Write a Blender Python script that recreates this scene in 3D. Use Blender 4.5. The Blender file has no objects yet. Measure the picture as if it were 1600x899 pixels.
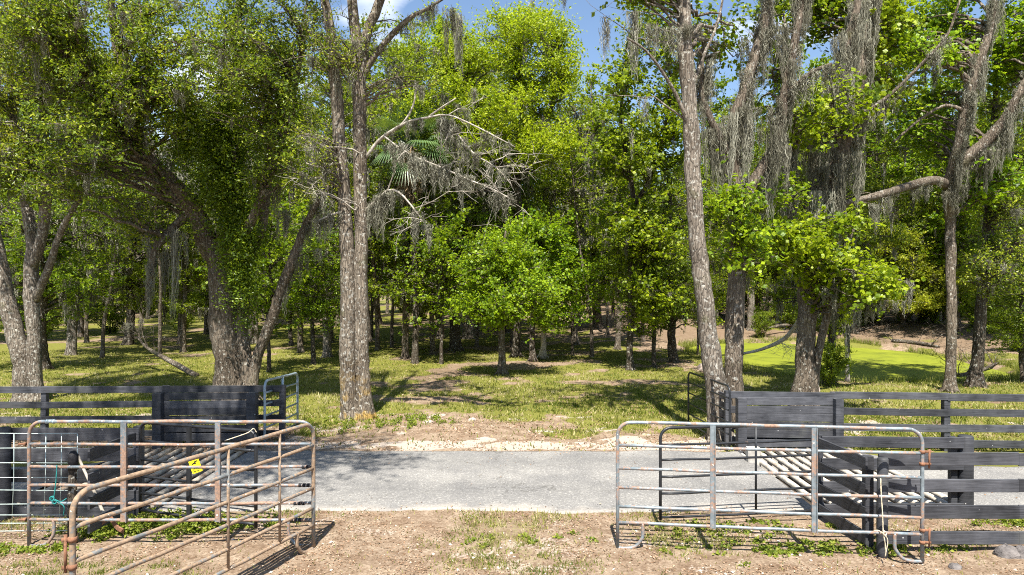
import bpy, math, random
import numpy as np

# ------------------------------------------------------------------ camera, sky, sun, exposure
SC = bpy.context.scene
COL = SC.collection
F = 1067.0      # focal length in pixels of the 1600 px wide photograph
H = 3.2         # camera height
HOR = 445.0     # row of the horizon
cam_d = bpy.data.cameras.new('camera')
cam = bpy.data.objects.new('camera', cam_d)
COL.objects.link(cam)
cam.location = (0, 0, H)
cam.rotation_euler = (math.radians(90), 0, 0)
cam_d.sensor_width = 36.0
cam_d.lens = 36.0 * F / 1600.0
cam_d.shift_y = -4.5 / 1600.0
cam_d.clip_end = 3000
SC.camera = cam

SUN_EL = math.radians(60)
W = bpy.data.worlds.new('World')
SC.world = W
W.use_nodes = True
wn, wl = W.node_tree.nodes, W.node_tree.links
wn.clear()
sky = wn.new('ShaderNodeTexSky')
sky.sky_type = 'NISHITA'
sky.sun_disc = False
sky.sun_elevation = SUN_EL
sky.sun_rotation = math.radians(182)
sky.air_density = 1.0
sky.dust_density = 0.4
sky.ozone_density = 2.0
bg = wn.new('ShaderNodeBackground')
bg.inputs['Strength'].default_value = 0.078
wo = wn.new('ShaderNodeOutputWorld')
# soft white clouds mixed into the sky by direction
tc = wn.new('ShaderNodeTexCoord')
mp = wn.new('ShaderNodeMapping')
mp.inputs['Scale'].default_value = (2.2, 2.2, 5.5)
mp.inputs['Location'].default_value = (0.55, 0.0, 0.35)
nz = wn.new('ShaderNodeTexNoise')
nz.inputs['Scale'].default_value = 1.6
nz.inputs['Detail'].default_value = 7
rp = wn.new('ShaderNodeValToRGB')
rp.color_ramp.elements[0].position = 0.56
rp.color_ramp.elements[1].position = 0.74
mx = wn.new('ShaderNodeMix'); mx.data_type = 'RGBA'
mx.inputs[7].default_value = (9.0, 9.2, 9.6, 1)
wl.new(tc.outputs['Generated'], mp.inputs['Vector'])
wl.new(mp.outputs[0], nz.inputs['Vector'])
wl.new(nz.outputs[0], rp.inputs[0])
wl.new(rp.outputs[0], mx.inputs[0])
wl.new(sky.outputs[0], mx.inputs[6])
wl.new(mx.outputs[2], bg.inputs[0])
wl.new(bg.outputs[0], wo.inputs[0])

sl = bpy.data.lights.new('sun', 'SUN')
sl.energy = 5.0
sl.angle = math.radians(0.53)
sl.color = (1.0, 0.95, 0.86)
sun = bpy.data.objects.new('sun', sl)
COL.objects.link(sun)
sun.rotation_euler = (math.radians(90) - SUN_EL, 0, math.radians(-3))

SC.view_settings.view_transform = 'Standard'
SC.view_settings.look = 'None'
SC.view_settings.gamma = 1
SC.view_settings.exposure = 1.36
SC.render.engine = 'CYCLES'
cy = SC.cycles
cy.use_denoising = False
cy.filter_width = 1.05
cy.max_bounces = 6
cy.diffuse_bounces = 3
cy.glossy_bounces = 2
cy.transmission_bounces = 3
cy.transparent_max_bounces = 4
cy.caustics_reflective = False
cy.caustics_refractive = False

R = np.random.RandomState(11)
random.seed(5)

# ------------------------------------------------------------------ helpers
def at(px, py, D):
    """The point seen at photo pixel (px, py) that lies D metres ahead of the camera."""
    return np.array([(px - 800.0) * D / F, D, H - (py - HOR) * D / F])

def depth(py):
    return F * H / (py - HOR)

def nrm(v):
    v = np.asarray(v, float)
    l = np.linalg.norm(v, axis=-1, keepdims=True)
    return v / np.maximum(l, 1e-9)

def sstep(a, b, x):
    t = np.clip((x - a) / (b - a), 0, 1)
    return t * t * (3 - 2 * t)

def vnoise(x, y, seed=0):
    x = np.asarray(x, float); y = np.asarray(y, float)
    xi = np.floor(x).astype(np.int64); yi = np.floor(y).astype(np.int64)
    fx = x - xi; fy = y - yi
    fx = fx * fx * (3 - 2 * fx); fy = fy * fy * (3 - 2 * fy)
    def h(a, b):
        n = (a * 374761393 + b * 668265263 + seed * 1274126177) & 0x7fffffff
        n = ((n ^ (n >> 13)) * 1274126177) & 0x7fffffff
        return ((n ^ (n >> 16)) & 0xffff) / 65535.0
    return (h(xi, yi) * (1 - fx) + h(xi + 1, yi) * fx) * (1 - fy) + (h(xi, yi + 1) * (1 - fx) + h(xi + 1, yi + 1) * fx) * fy

def fbm(x, y, seed=0, octv=4):
    s = 0; a = 0.5; t = 0
    for k in range(octv):
        s = s + a * vnoise(x * 2 ** k + 17 * k, y * 2 ** k - 9 * k, seed + k)
        t += a; a *= 0.5
    return s / t

class MB:
    """collects faces and links them as one mesh object"""
    def __init__(s):
        s.V = []; s.Q = []; s.T = []; s.qa = []; s.ta = []; s.n = 0
    def add(s, v, q=None, t=None, qa=None, ta=None):
        v = np.asarray(v, float).reshape(-1, 3)
        if q is not None and len(q):
            q = np.asarray(q, np.int64).reshape(-1, 4)
            s.Q.append(q + s.n)
            s.qa.append(np.zeros(len(q)) if qa is None else np.broadcast_to(qa, len(q)))
        if t is not None and len(t):
            t = np.asarray(t, np.int64).reshape(-1, 3)
            s.T.append(t + s.n)
            s.ta.append(np.zeros(len(t)) if ta is None else np.broadcast_to(ta, len(t)))
        s.V.append(v); s.n += len(v)
    def tube(s, P, r, sides=8, bump=0.0, cap=True, seed=0):
        P = np.asarray(P, float); n = len(P)
        r = np.broadcast_to(np.asarray(r, float), n)
        T = np.gradient(P, axis=0); T = nrm(T)
        up = np.array([0.0, 0, 1]) if abs(T[0][2]) < 0.9 else np.array([1.0, 0, 0])
        a = nrm(np.cross(up, T[0])); A = np.empty((n, 3)); A[0] = a
        for i in range(1, n):
            a = a - T[i] * a.dot(T[i]); a = a / max(np.linalg.norm(a), 1e-9); A[i] = a
        B = np.cross(T, A)
        ang = np.linspace(0, 2 * np.pi, sides, endpoint=False)
        rr = r[:, None] * np.ones(sides)[None]
        if bump:
            L = np.concatenate([[0], np.cumsum(np.linalg.norm(np.diff(P, axis=0), axis=1))])
            nn = vnoise(L[:, None] * 1.6 + seed, (ang * 1.4)[None] + seed * 3.1, 3) + 0.5 * vnoise(L[:, None] * 4 + seed, (ang * 3)[None] + 7, 5) - 0.75
            nn[:, -1] = 0.5 * (nn[:, -2] + nn[:, 0])
            rr = rr * (1 + bump * nn)
        V = P[:, None] + rr[..., None] * (np.cos(ang)[None, :, None] * A[:, None] + np.sin(ang)[None, :, None] * B[:, None])
        V = V.reshape(-1, 3)
        i = np.arange(n - 1)[:, None] * sides; j = np.arange(sides)[None]; j2 = (j + 1) % sides
        Q = np.stack([i + j, i + j2, i + sides + j2, i + sides + j], -1).reshape(-1, 4)
        if cap:
            V = np.vstack([V, P[:1], P[-1:]]); c0 = n * sides
            jj = np.arange(sides)
            T3 = np.vstack([np.stack([(jj + 1) % sides, jj, np.full(sides, c0)], -1),
                            np.stack([(n - 1) * sides + jj, (n - 1) * sides + (jj + 1) % sides, np.full(sides, c0 + 1)], -1)])
            s.add(V, Q, T3)
        else:
            s.add(V, Q)
    def beam(s, A, B, w, h, up=(0, 0, 1), ch=0.004):
        """a chamfered board from A to B, w thick sideways, h along up"""
        A = np.asarray(A, float); B = np.asarray(B, float)
        d = nrm(B - A); u = np.asarray(up, float); u = nrm(u - d * u.dot(d)); sd = np.cross(d, u)
        c = min(ch, w * 0.3, h * 0.3)
        prof = [(-w/2 + c, -h/2), (w/2 - c, -h/2), (w/2, -h/2 + c), (w/2, h/2 - c), (w/2 - c, h/2), (-w/2 + c, h/2), (-w/2, h/2 - c), (-w/2, -h/2 + c)]
        V = [p + sd * a + u * b for p in (A, B) for a, b in prof]
        V += [A, B]
        Q = [(i, (i + 1) % 8, 8 + (i + 1) % 8, 8 + i) for i in range(8)]
        T3 = [((i + 1) % 8, i, 16) for i in range(8)] + [(8 + i, 8 + (i + 1) % 8, 17) for i in range(8)]
        s.add(V, Q, T3)
    def build(s, name, mat, parent=None, base=(0, 0, 0), smooth=False):
        V = np.concatenate(s.V) - np.asarray(base, float)
        Q = np.concatenate(s.Q) if s.Q else np.zeros((0, 4), np.int64)
        T = np.concatenate(s.T) if s.T else np.zeros((0, 3), np.int64)
        att = np.concatenate((s.qa or [np.zeros(0)]) + (s.ta or [np.zeros(0)]))
        me = bpy.data.meshes.new(name)
        me.vertices.add(len(V)); me.vertices.foreach_set('co', V.astype(np.float32).ravel())
        me.loops.add(Q.size + T.size)
        me.loops.foreach_set('vertex_index', np.concatenate([Q.ravel(), T.ravel()]).astype(np.int32))
        me.polygons.add(len(Q) + len(T))
        st = np.concatenate([np.arange(len(Q)) * 4, len(Q) * 4 + np.arange(len(T)) * 3]).astype(np.int32)
        me.polygons.foreach_set('loop_start', st)
        me.polygons.foreach_set('use_smooth', np.full(len(st), smooth))
        me.update(calc_edges=True)
        if np.any(att):
            a = me.attributes.new('v', 'FLOAT', 'FACE'); a.data.foreach_set('value', att.astype(np.float32))
        me.materials.append(mat)
        o = bpy.data.objects.new(name, me); COL.objects.link(o)
        if parent is not None: o.parent = parent
        else: o.location = base
        return o

def tag(o, label=None, cat=None, group=None, kind=None):
    if label: o['label'] = label
    if cat: o['category'] = cat
    if group: o['group'] = group
    if kind: o['kind'] = kind
    return o

def empty(name, loc, label, cat, group=None):
    o = bpy.data.objects.new(name, None); COL.objects.link(o)
    o.location = loc; o.empty_display_size = 0.3
    return tag(o, label, cat, group)

def copy_thing(root, loc, rz=0.0, scale=1.0, label=None, group=None, cat=None):
    r = root.copy(); COL.objects.link(r)
    r.location = loc; r.rotation_euler = (0, 0, rz)
    r.scale = scale if hasattr(scale, '__len__') else (scale,) * 3
    tag(r, label, cat, group)
    for ch in list(root.children):
        c = ch.copy(); COL.objects.link(c); c.parent = r
        for g in list(ch.children):
            d = g.copy(); COL.objects.link(d); d.parent = c
    return r

def smooth_path(P, step=0.25):
    """Catmull-Rom through rows of P (any number of columns)"""
    P = np.asarray(P, float)
    if len(P) < 3:
        n = max(2, int(np.linalg.norm(P[1, :3] - P[0, :3]) / step) + 1)
        t = np.linspace(0, 1, n)[:, None]; return P[0] * (1 - t) + P[1] * t
    E = np.vstack([2 * P[0] - P[1], P, 2 * P[-1] - P[-2]]); out = []
    for i in range(1, len(E) - 2):
        n = max(2, int(np.linalg.norm(E[i + 1, :3] - E[i, :3]) / step) + 1)
        t = np.linspace(0, 1, n, endpoint=False)[:, None]
        a, b, c, d = E[i - 1], E[i], E[i + 1], E[i + 2]
        out.append(0.5 * ((2 * b) + (c - a) * t + (2 * a - 5 * b + 4 * c - d) * t ** 2 + (3 * b - a - 3 * c + d) * t ** 3))
    out.append(P[-1:])
    return np.vstack(out)

# ------------------------------------------------------------------ materials
def new_mat(name):
    m = bpy.data.materials.new(name); m.use_nodes = True
    nt = m.node_tree; nt.nodes.clear()
    return m, nt.nodes, nt.links

def N(nodes, kind, **kw):
    n = nodes.new(kind)
    for k, v in kw.items(): setattr(n, k, v)
    return n

def ramp(nodes, stops):
    r = nodes.new('ShaderNodeValToRGB'); e = r.color_ramp.elements
    while len(e) < len(stops): e.new(0.5)
    for i, (p, c) in enumerate(stops):
        e[i].position = p
        e[i].color = (c, c, c, 1) if not hasattr(c, '__len__') else (*c, 1)
    return r

def noise(nodes, links, vec, scale, detail=4, rough=0.55, dist=0.0):
    n = nodes.new('ShaderNodeTexNoise'); n.inputs['Scale'].default_value = scale
    n.inputs['Detail'].default_value = detail; n.inputs['Roughness'].default_value = rough
    n.inputs['Distortion'].default_value = dist
    if vec is not None: links.new(vec, n.inputs['Vector'])
    return n

def mixc(nodes, links, fac, a, b):
    m = nodes.new('ShaderNodeMix'); m.data_type = 'RGBA'
    for sock, val in ((m.inputs[0], fac), (m.inputs[6], a), (m.inputs[7], b)):
        if isinstance(val, (tuple, list)): sock.default_value = (*val, 1)
        elif isinstance(val, (int, float)): sock.default_value = val
        else: links.new(val, sock)
    return m.outputs[2]

def mathn(nodes, links, op, a, b=None, clamp=False):
    m = nodes.new('ShaderNodeMath'); m.operation = op; m.use_clamp = clamp
    for sock, val in ((m.inputs[0], a), (m.inputs[1], b)):
        if val is None: continue
        if isinstance(val, (int, float)): sock.default_value = val
        else: links.new(val, sock)
    return m.outputs[0]

def finish(nodes, links, col, rough=0.8, spec=0.3, metal=0.0, bump=None, bstr=0.4, bdist=0.02, trans=None, tcol=None):
    p = nodes.new('ShaderNodeBsdfPrincipled'); o = nodes.new('ShaderNodeOutputMaterial')
    for nm, val in (('Base Color', col), ('Roughness', rough), ('Metallic', metal), ('Specular IOR Level', spec)):
        s = p.inputs[nm]
        if isinstance(val, tuple): s.default_value = (*val, 1)
        elif isinstance(val, (int, float)): s.default_value = val
        else: links.new(val, s)
    if bump is not None:
        b = nodes.new('ShaderNodeBump'); b.inputs['Strength'].default_value = bstr
        b.inputs['Distance'].default_value = bdist
        links.new(bump, b.inputs['Height']); links.new(b.outputs[0], p.inputs['Normal'])
    sh = p.outputs[0]
    if trans:
        t = nodes.new('ShaderNodeBsdfTranslucent'); mxs = nodes.new('ShaderNodeMixShader')
        mxs.inputs[0].default_value = trans
        if tcol is None: tcol = col
        if isinstance(tcol, tuple): t.inputs[0].default_value = (*tcol, 1)
        else: links.new(tcol, t.inputs[0])
        links.new(p.outputs[0], mxs.inputs[1]); links.new(t.outputs[0], mxs.inputs[2]); sh = mxs.outputs[0]
    links.new(sh, o.inputs[0])

def leaf_mat(name, stops, trans=0.35, rough=0.45, spec=0.35, var=0.35):
    m, n, l = new_mat(name)
    a = N(n, 'ShaderNodeAttribute', attribute_name='v')
    r = ramp(n, stops); l.new(a.outputs['Fac'], r.inputs[0])
    oi = n.new('ShaderNodeObjectInfo')
    hs = n.new('ShaderNodeHueSaturation')
    l.new(mathn(n, l, 'MULTIPLY_ADD', oi.outputs['Random'], 0.03), hs.inputs['Hue'])
    hs.inputs['Hue'].links[0].from_node.inputs[2].default_value = 0.485
    vv = mathn(n, l, 'MULTIPLY_ADD', oi.outputs['Random'], var); vv.node.inputs[2].default_value = 1.0 - var / 2
    l.new(vv, hs.inputs['Value'])
    l.new(r.outputs[0], hs.inputs['Color'])
    tm = mixc(n, l, 0.5, hs.outputs[0], (0.42, 0.55, 0.015))
    finish(n, l, hs.outputs[0], rough, spec, trans=trans, tcol=tm)
    return m

def bark_mat(name, dark, light, lichen=0.5, lich_col=(0.46, 0.45, 0.40), orange=False, scale=1.0):
    m, n, l = new_mat(name)
    tcn = n.new('ShaderNodeTexCoord')
    mpn = n.new('ShaderNodeMapping'); mpn.inputs['Scale'].default_value = (8 * scale, 8 * scale, 1.5 * scale)
    l.new(tcn.outputs['Object'], mpn.inputs[0])
    fiss = noise(n, l, mpn.outputs[0], 2.2, 9, 0.72, 0.9)
    vor = n.new('ShaderNodeTexVoronoi'); vor.feature = 'DISTANCE_TO_EDGE'; vor.inputs['Scale'].default_value = 2.3
    wv = n.new('ShaderNodeVectorMath'); wv.operation = 'ADD'; l.new(mpn.outputs[0], wv.inputs[0]); l.new(noise(n, l, mpn.outputs[0], 1.2, 3).outputs[1], wv.inputs[1]); l.new(wv.outputs[0], vor.inputs['Vector'])
    crack = ramp(n, [(0.0, 0.35), (0.16, 1.0)]); l.new(vor.outputs['Distance'], crack.inputs[0])
    r1 = ramp(n, [(0.27, dark), (0.78, light)]); l.new(fiss.outputs[0], r1.inputs[0])
    c = mixc(n, l, crack.outputs[0], tuple(x * 0.6 for x in dark), r1.outputs[0])
    big = noise(n, l, tcn.outputs['Object'], 1.1 * scale, 3)
    brr = ramp(n, [(0.35, (0.62, 0.58, 0.54)), (0.65, (1.15, 1.12, 1.08))]); l.new(big.outputs[0], brr.inputs[0])
    mul = n.new('ShaderNodeMix'); mul.data_type = 'RGBA'; mul.blend_type = 'MULTIPLY'; mul.inputs[0].default_value = 1
    l.new(c, mul.inputs[6]); l.new(brr.outputs[0], mul.inputs[7]); c = mul.outputs[2]
    if lichen:
        li = noise(n, l, tcn.outputs['Object'], 13, 5, 0.6)
        lr = ramp(n, [(0.62 - 0.12 * lichen, 0), (0.68 - 0.10 * lichen, 1)]); l.new(li.outputs[0], lr.inputs[0])
        c = mixc(n, l, mathn(n, l, 'MULTIPLY', lr.outputs[0], 0.75), c, lich_col)
    mo = noise(n, l, tcn.outputs['Object'], 2.3, 4)
    mor = ramp(n, [(0.60, 0), (0.70, 1)]); l.new(mo.outputs[0], mor.inputs[0])
    c = mixc(n, l, mathn(n, l, 'MULTIPLY', mor.outputs[0], 0.35), c, (0.09, 0.10, 0.03))
    if orange:
        sx = n.new('ShaderNodeSeparateXYZ'); l.new(tcn.outputs['Object'], sx.inputs[0])
        hz = ramp(n, [(0.12, 1.0), (0.75, 0.0)]); l.new(mathn(n, l, 'MULTIPLY', sx.outputs[2], 0.5), hz.inputs[0])
        on = noise(n, l, tcn.outputs['Object'], 3.4, 4)
        orr = ramp(n, [(0.50, 0), (0.60, 1)]); l.new(on.outputs[0], orr.inputs[0])
        c = mixc(n, l, mathn(n, l, 'MULTIPLY', mathn(n, l, 'MULTIPLY', orr.outputs[0], hz.outputs[0]), 0.6), c, (0.40, 0.24, 0.03))
    hgt = mathn(n, l, 'ADD', mathn(n, l, 'MULTIPLY', crack.outputs[0], 0.8), fiss.outputs[0])
    finish(n, l, c, 0.9, 0.15, bump=hgt, bstr=0.9, bdist=0.035)
    return m

def metal_mat(name, base, rust, amount, metal=0.35, rough=0.5, chips=True):
    m, n, l = new_mat(name)
    tcn = n.new('ShaderNodeTexCoord')
    a = noise(n, l, tcn.outputs['Object'], 3.1, 6, 0.7)
    b = noise(n, l, tcn.outputs['Object'], 34, 4, 0.6)
    s = mathn(n, l, 'ADD', mathn(n, l, 'MULTIPLY', a.outputs[0], 0.7), mathn(n, l, 'MULTIPLY', b.outputs[0], 0.3))
    r = ramp(n, [(0.66 - 0.34 * amount, 0), (0.74 - 0.34 * amount, 1)]); l.new(s, r.inputs[0])
    v = noise(n, l, tcn.outputs['Object'], 12, 4)
    bc = ramp(n, [(0.3, tuple(x * 0.62 for x in base)), (0.7, tuple(min(1, x * 1.3) for x in base))]); l.new(v.outputs[0], bc.inputs[0])
    rc = ramp(n, [(0.3, tuple(x * 0.5 for x in rust)), (0.7, tuple(x * 1.25 for x in rust))]); l.new(b.outputs[0], rc.inputs[0])
    c = mixc(n, l, mathn(n, l, 'MULTIPLY', r.outputs[0], 0.92), bc.outputs[0], rc.outputs[0])
    if chips:
        ch = noise(n, l, tcn.outputs['Object'], 21, 2)
        cr = ramp(n, [(0.715, 0), (0.73, 1)]); l.new(ch.outputs[0], cr.inputs[0])
        c = mixc(n, l, cr.outputs[0], c, (0.62, 0.62, 0.60))
    rr = mathn(n, l, 'MULTIPLY_ADD', r.outputs[0], 0.35); rr.node.inputs[2].default_value = rough
    mm = mathn(n, l, 'MULTIPLY_ADD', r.outputs[0], -metal); mm.node.inputs[2].default_value = metal
    finish(n, l, c, rr, 0.4, mm, bump=s, bstr=0.35, bdist=0.004)
    return m

def board_mat(name, dark=(0.012, 0.013, 0.016), light=(0.070, 0.072, 0.082)):
    m, n, l = new_mat(name)
    tcn = n.new('ShaderNodeTexCoord')
    mpn = n.new('ShaderNodeMapping'); mpn.inputs['Scale'].default_value = (1.2, 1.2, 26)
    l.new(tcn.outputs['Object'], mpn.inputs[0])
    g = noise(n, l, mpn.outputs[0], 2.2, 7, 0.65, 0.3)
    p = noise(n, l, tcn.outputs['Object'], 2.7, 4)
    s = mathn(n, l, 'ADD', mathn(n, l, 'MULTIPLY', g.outputs[0], 0.5), mathn(n, l, 'MULTIPLY', p.outputs[0], 0.5))
    r = ramp(n, [(0.36, dark), (0.62, light)]); l.new(s, r.inputs[0])
    sp = n.new('ShaderNodeTexVoronoi'); sp.inputs['Scale'].default_value = 7
    l.new(tcn.outputs['Object'], sp.inputs['Vector'])
    sr = ramp(n, [(0.045, 1), (0.07, 0)]); l.new(sp.outputs['Distance'], sr.inputs[0])
    gate_n = noise(n, l, tcn.outputs['Object'], 5, 2)
    gr = ramp(n, [(0.5, 0), (0.56, 1)]); l.new(gate_n.outputs[0], gr.inputs[0])
    oi = n.new('ShaderNodeObjectInfo'); hv = n.new('ShaderNodeHueSaturation')
    vv = mathn(n, l, 'MULTIPLY_ADD', oi.outputs['Random'], 0.75); vv.node.inputs[2].default_value = 0.65
    l.new(vv, hv.inputs['Value']); l.new(r.outputs[0], hv.inputs['Color'])
    al = noise(n, l, tcn.outputs['Object'], 1.4, 6, 0.7); alr = ramp(n, [(0.56, 0), (0.74, 0.55)]); l.new(al.outputs[0], alr.inputs[0])
    cc = mixc(n, l, alr.outputs[0], hv.outputs[0], (0.085, 0.088, 0.078))
    c = mixc(n, l, mathn(n, l, 'MULTIPLY', sr.outputs[0], gr.outputs[0]), cc, (0.42, 0.42, 0.42))
    finish(n, l, c, 0.62, 0.35, bump=g.outputs[0], bstr=0.5, bdist=0.006)
    return m

def plain_mat(name, c1, c2, scale=8, rough=0.8, spec=0.2, bstr=0.3, metal=0.0, bd=0.01):
    m, n, l = new_mat(name)
    tcn = n.new('ShaderNodeTexCoord')
    a = noise(n, l, tcn.outputs['Object'], scale, 6, 0.65)
    r = ramp(n, [(0.35, c1), (0.65, c2)]); l.new(a.outputs[0], r.inputs[0])
    finish(n, l, r.outputs[0], rough, spec, metal, bump=a.outputs[0], bstr=bstr, bdist=bd)
    return m

OAK = leaf_mat('leaf_live_oak', [(0.0, (0.026, 0.050, 0.005)), (0.40, (0.080, 0.122, 0.008)), (0.7, (0.190, 0.250, 0.013)), (1.0, (0.38, 0.40, 0.03))], 0.42, 0.40)
GUM = leaf_mat('leaf_sweetgum', [(0.0, (0.038, 0.080, 0.004)), (0.5, (0.135, 0.225, 0.006)), (1.0, (0.340, 0.440, 0.014))], 0.50, 0.42, var=0.15)
NEW = leaf_mat('leaf_spring', [(0.0, (0.130, 0.220, 0.006)), (0.5, (0.270, 0.390, 0.008)), (1.0, (0.440, 0.540, 0.016))], 0.50, 0.45, var=0.1)
DEEP = leaf_mat('leaf_deep_wood', [(0.0, (0.026, 0.050, 0.004)), (0.5, (0.095, 0.155, 0.007)), (1.0, (0.300, 0.380, 0.015))], 0.45, 0.45)
YEL = leaf_mat('leaf_yellow_green', [(0.0, (0.120, 0.150, 0.008)), (0.5, (0.230, 0.270, 0.012)), (1.0, (0.42, 0.42, 0.025))], 0.5, 0.5)
PALM = leaf_mat('leaf_palm', [(0.0, (0.050, 0.090, 0.030)), (1.0, (0.13, 0.19, 0.08))], 0.2, 0.35)
B_OAK = bark_mat('bark_oak', (0.10, 0.082, 0.064), (0.28, 0.24, 0.195), 0.3)
B_DARK = bark_mat('bark_dark', (0.055, 0.045, 0.036), (0.17, 0.145, 0.115), 0.35)
B_GREY = bark_mat('bark_grey', (0.135, 0.115, 0.095), (0.33, 0.295, 0.25), 0.55)
B_MID = bark_mat('bark_lichened', (0.115, 0.095, 0.075), (0.32, 0.28, 0.225), 0.5, orange=True)
B_DEAD = plain_mat('bare_dead_wood', (0.24, 0.21, 0.17), (0.50, 0.46, 0.40), 9, 0.9)
def moss_mat():
    m, n, l = new_mat('spanish_moss')
    a = N(n, 'ShaderNodeAttribute', attribute_name='v')
    r = ramp(n, [(0.0, (0.090, 0.085, 0.060)), (0.5, (0.205, 0.198, 0.150)), (1.0, (0.40, 0.395, 0.32))]); l.new(a.outputs['Fac'], r.inputs[0])
    finish(n, l, r.outputs[0], 1.0, 0.05, trans=0.25)
    return m
MOSS = moss_mat()
M_BLUE = metal_mat('galvanised_blue_grey_pipe', (0.21, 0.25, 0.275), (0.28, 0.17, 0.115), 0.52)
M_BLUE2 = metal_mat('weathered_blue_grey_pipe', (0.19, 0.225, 0.25), (0.28, 0.17, 0.115), 0.62)
M_RUST = metal_mat('rusty_pipe', (0.15, 0.165, 0.17), (0.28, 0.19, 0.12), 0.70, 0.15, 0.6)
M_GALV = metal_mat('pale_galvanised_pipe', (0.30, 0.37, 0.42), (0.30, 0.20, 0.13), 0.18)
M_BLACK = metal_mat('black_painted_pipe', (0.020, 0.022, 0.026), (0.10, 0.06, 0.04), 0.20, 0.1, 0.4, chips=False)
M_HINGE = metal_mat('rusted_hinge', (0.16, 0.10, 0.07), (0.24, 0.115, 0.065), 0.9, 0.1, 0.7, chips=False)
BOARD = board_mat('black_painted_board')
M_GUARD_R = metal_mat('lit_guard_pipe', (0.46, 0.42, 0.36), (0.34, 0.23, 0.15), 0.34, 0.0, 0.7, chips=False)  # paler pipe tone, for the guard lying in the sun
M_GUARD_L = metal_mat('shaded_guard_pipe', (0.46, 0.40, 0.32), (0.33, 0.20, 0.12), 0.45, 0.0, 0.7, chips=False)  # same pipe, browner and duller: its shade is put into the colour
CONC = plain_mat('worn_concrete', (0.30, 0.28, 0.25), (0.48, 0.46, 0.42), 6, 0.9)
SHADED_SOIL = plain_mat('shade_dark_pit_soil', (0.03, 0.024, 0.018), (0.075, 0.06, 0.045), 6, 0.95)  # soil set near black, painting in the shade under the guard pipes
TAPE = plain_mat('black_tape', (0.012, 0.012, 0.014), (0.03, 0.03, 0.034), 30, 0.6)
WIRE = plain_mat('galvanised_wire', (0.33, 0.42, 0.42), (0.52, 0.60, 0.58), 10, 0.45, 0.5, 0.1, 0.4)
ROPE = plain_mat('pale_rope', (0.42, 0.36, 0.25), (0.70, 0.63, 0.48), 60, 0.9, 0.1, 0.6)
ROPE_G = plain_mat('green_rope', (0.015, 0.12, 0.12), (0.04, 0.25, 0.24), 60, 0.8, 0.1, 0.6)
YELLOW = plain_mat('yellow_sign_paint', (0.72, 0.62, 0.01), (0.85, 0.75, 0.02), 6, 0.5, 0.4, 0.05)
BLACK = plain_mat('black_sign_paint', (0.01, 0.01, 0.01), (0.02, 0.02, 0.02), 6, 0.5)
ROCK = plain_mat('pinkish_limestone', (0.25, 0.19, 0.16), (0.52, 0.44, 0.40), 5, 0.95, 0.1, 0.9, bd=0.05)
ROCK_D = plain_mat('dark_stone', (0.07, 0.065, 0.065), (0.20, 0.18, 0.17), 5, 0.95, 0.1, 0.9, bd=0.05)

# ------------------------------------------------------------------ terrain
GUARDS = ((4.28, 6.55, 9.72, 12.95), (-7.25, -4.95, 9.72, 12.95))
PC = (14.4, 31.4)
def pond_d(x, y):
    """below 1 inside the pond"""
    a = np.arctan2(y - PC[1], x - PC[0])
    k = 1 + 0.06 * np.sin(3 * a + 1) + 0.04 * np.sin(5 * a)
    return ((np.abs((x - PC[0]) / 5.5)) ** 2.6 + (np.abs((y - PC[1]) / 8.0)) ** 2.6) ** (1 / 2.6) / k

def gz(x, y):
    x = np.asarray(x, float); y = np.asarray(y, float)
    road = sstep(8.9, 9.5, y) * (1 - sstep(13.1, 13.9, y))
    z = (fbm(x * 1.3, y * 1.3, 4) - 0.5) * 0.10 * (1 - road)
    z = z + (fbm(x * 0.12, y * 0.12, 9, 2) - 0.5) * 0.5 * sstep(17, 40, y)
    d = pond_d(x, y)
    z = z - 0.85 * (1 - sstep(0.82, 1.08, d)) * 1.0
    z = z - 0.06 * (1 - sstep(1.0, 1.25, d))
    z = z + 0.75 * sstep(1.12, 2.2, d) * sstep(30, 46, y + 0.9 * np.maximum(0, x - 17)) * sstep(3, 12, x)
    return z

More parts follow.
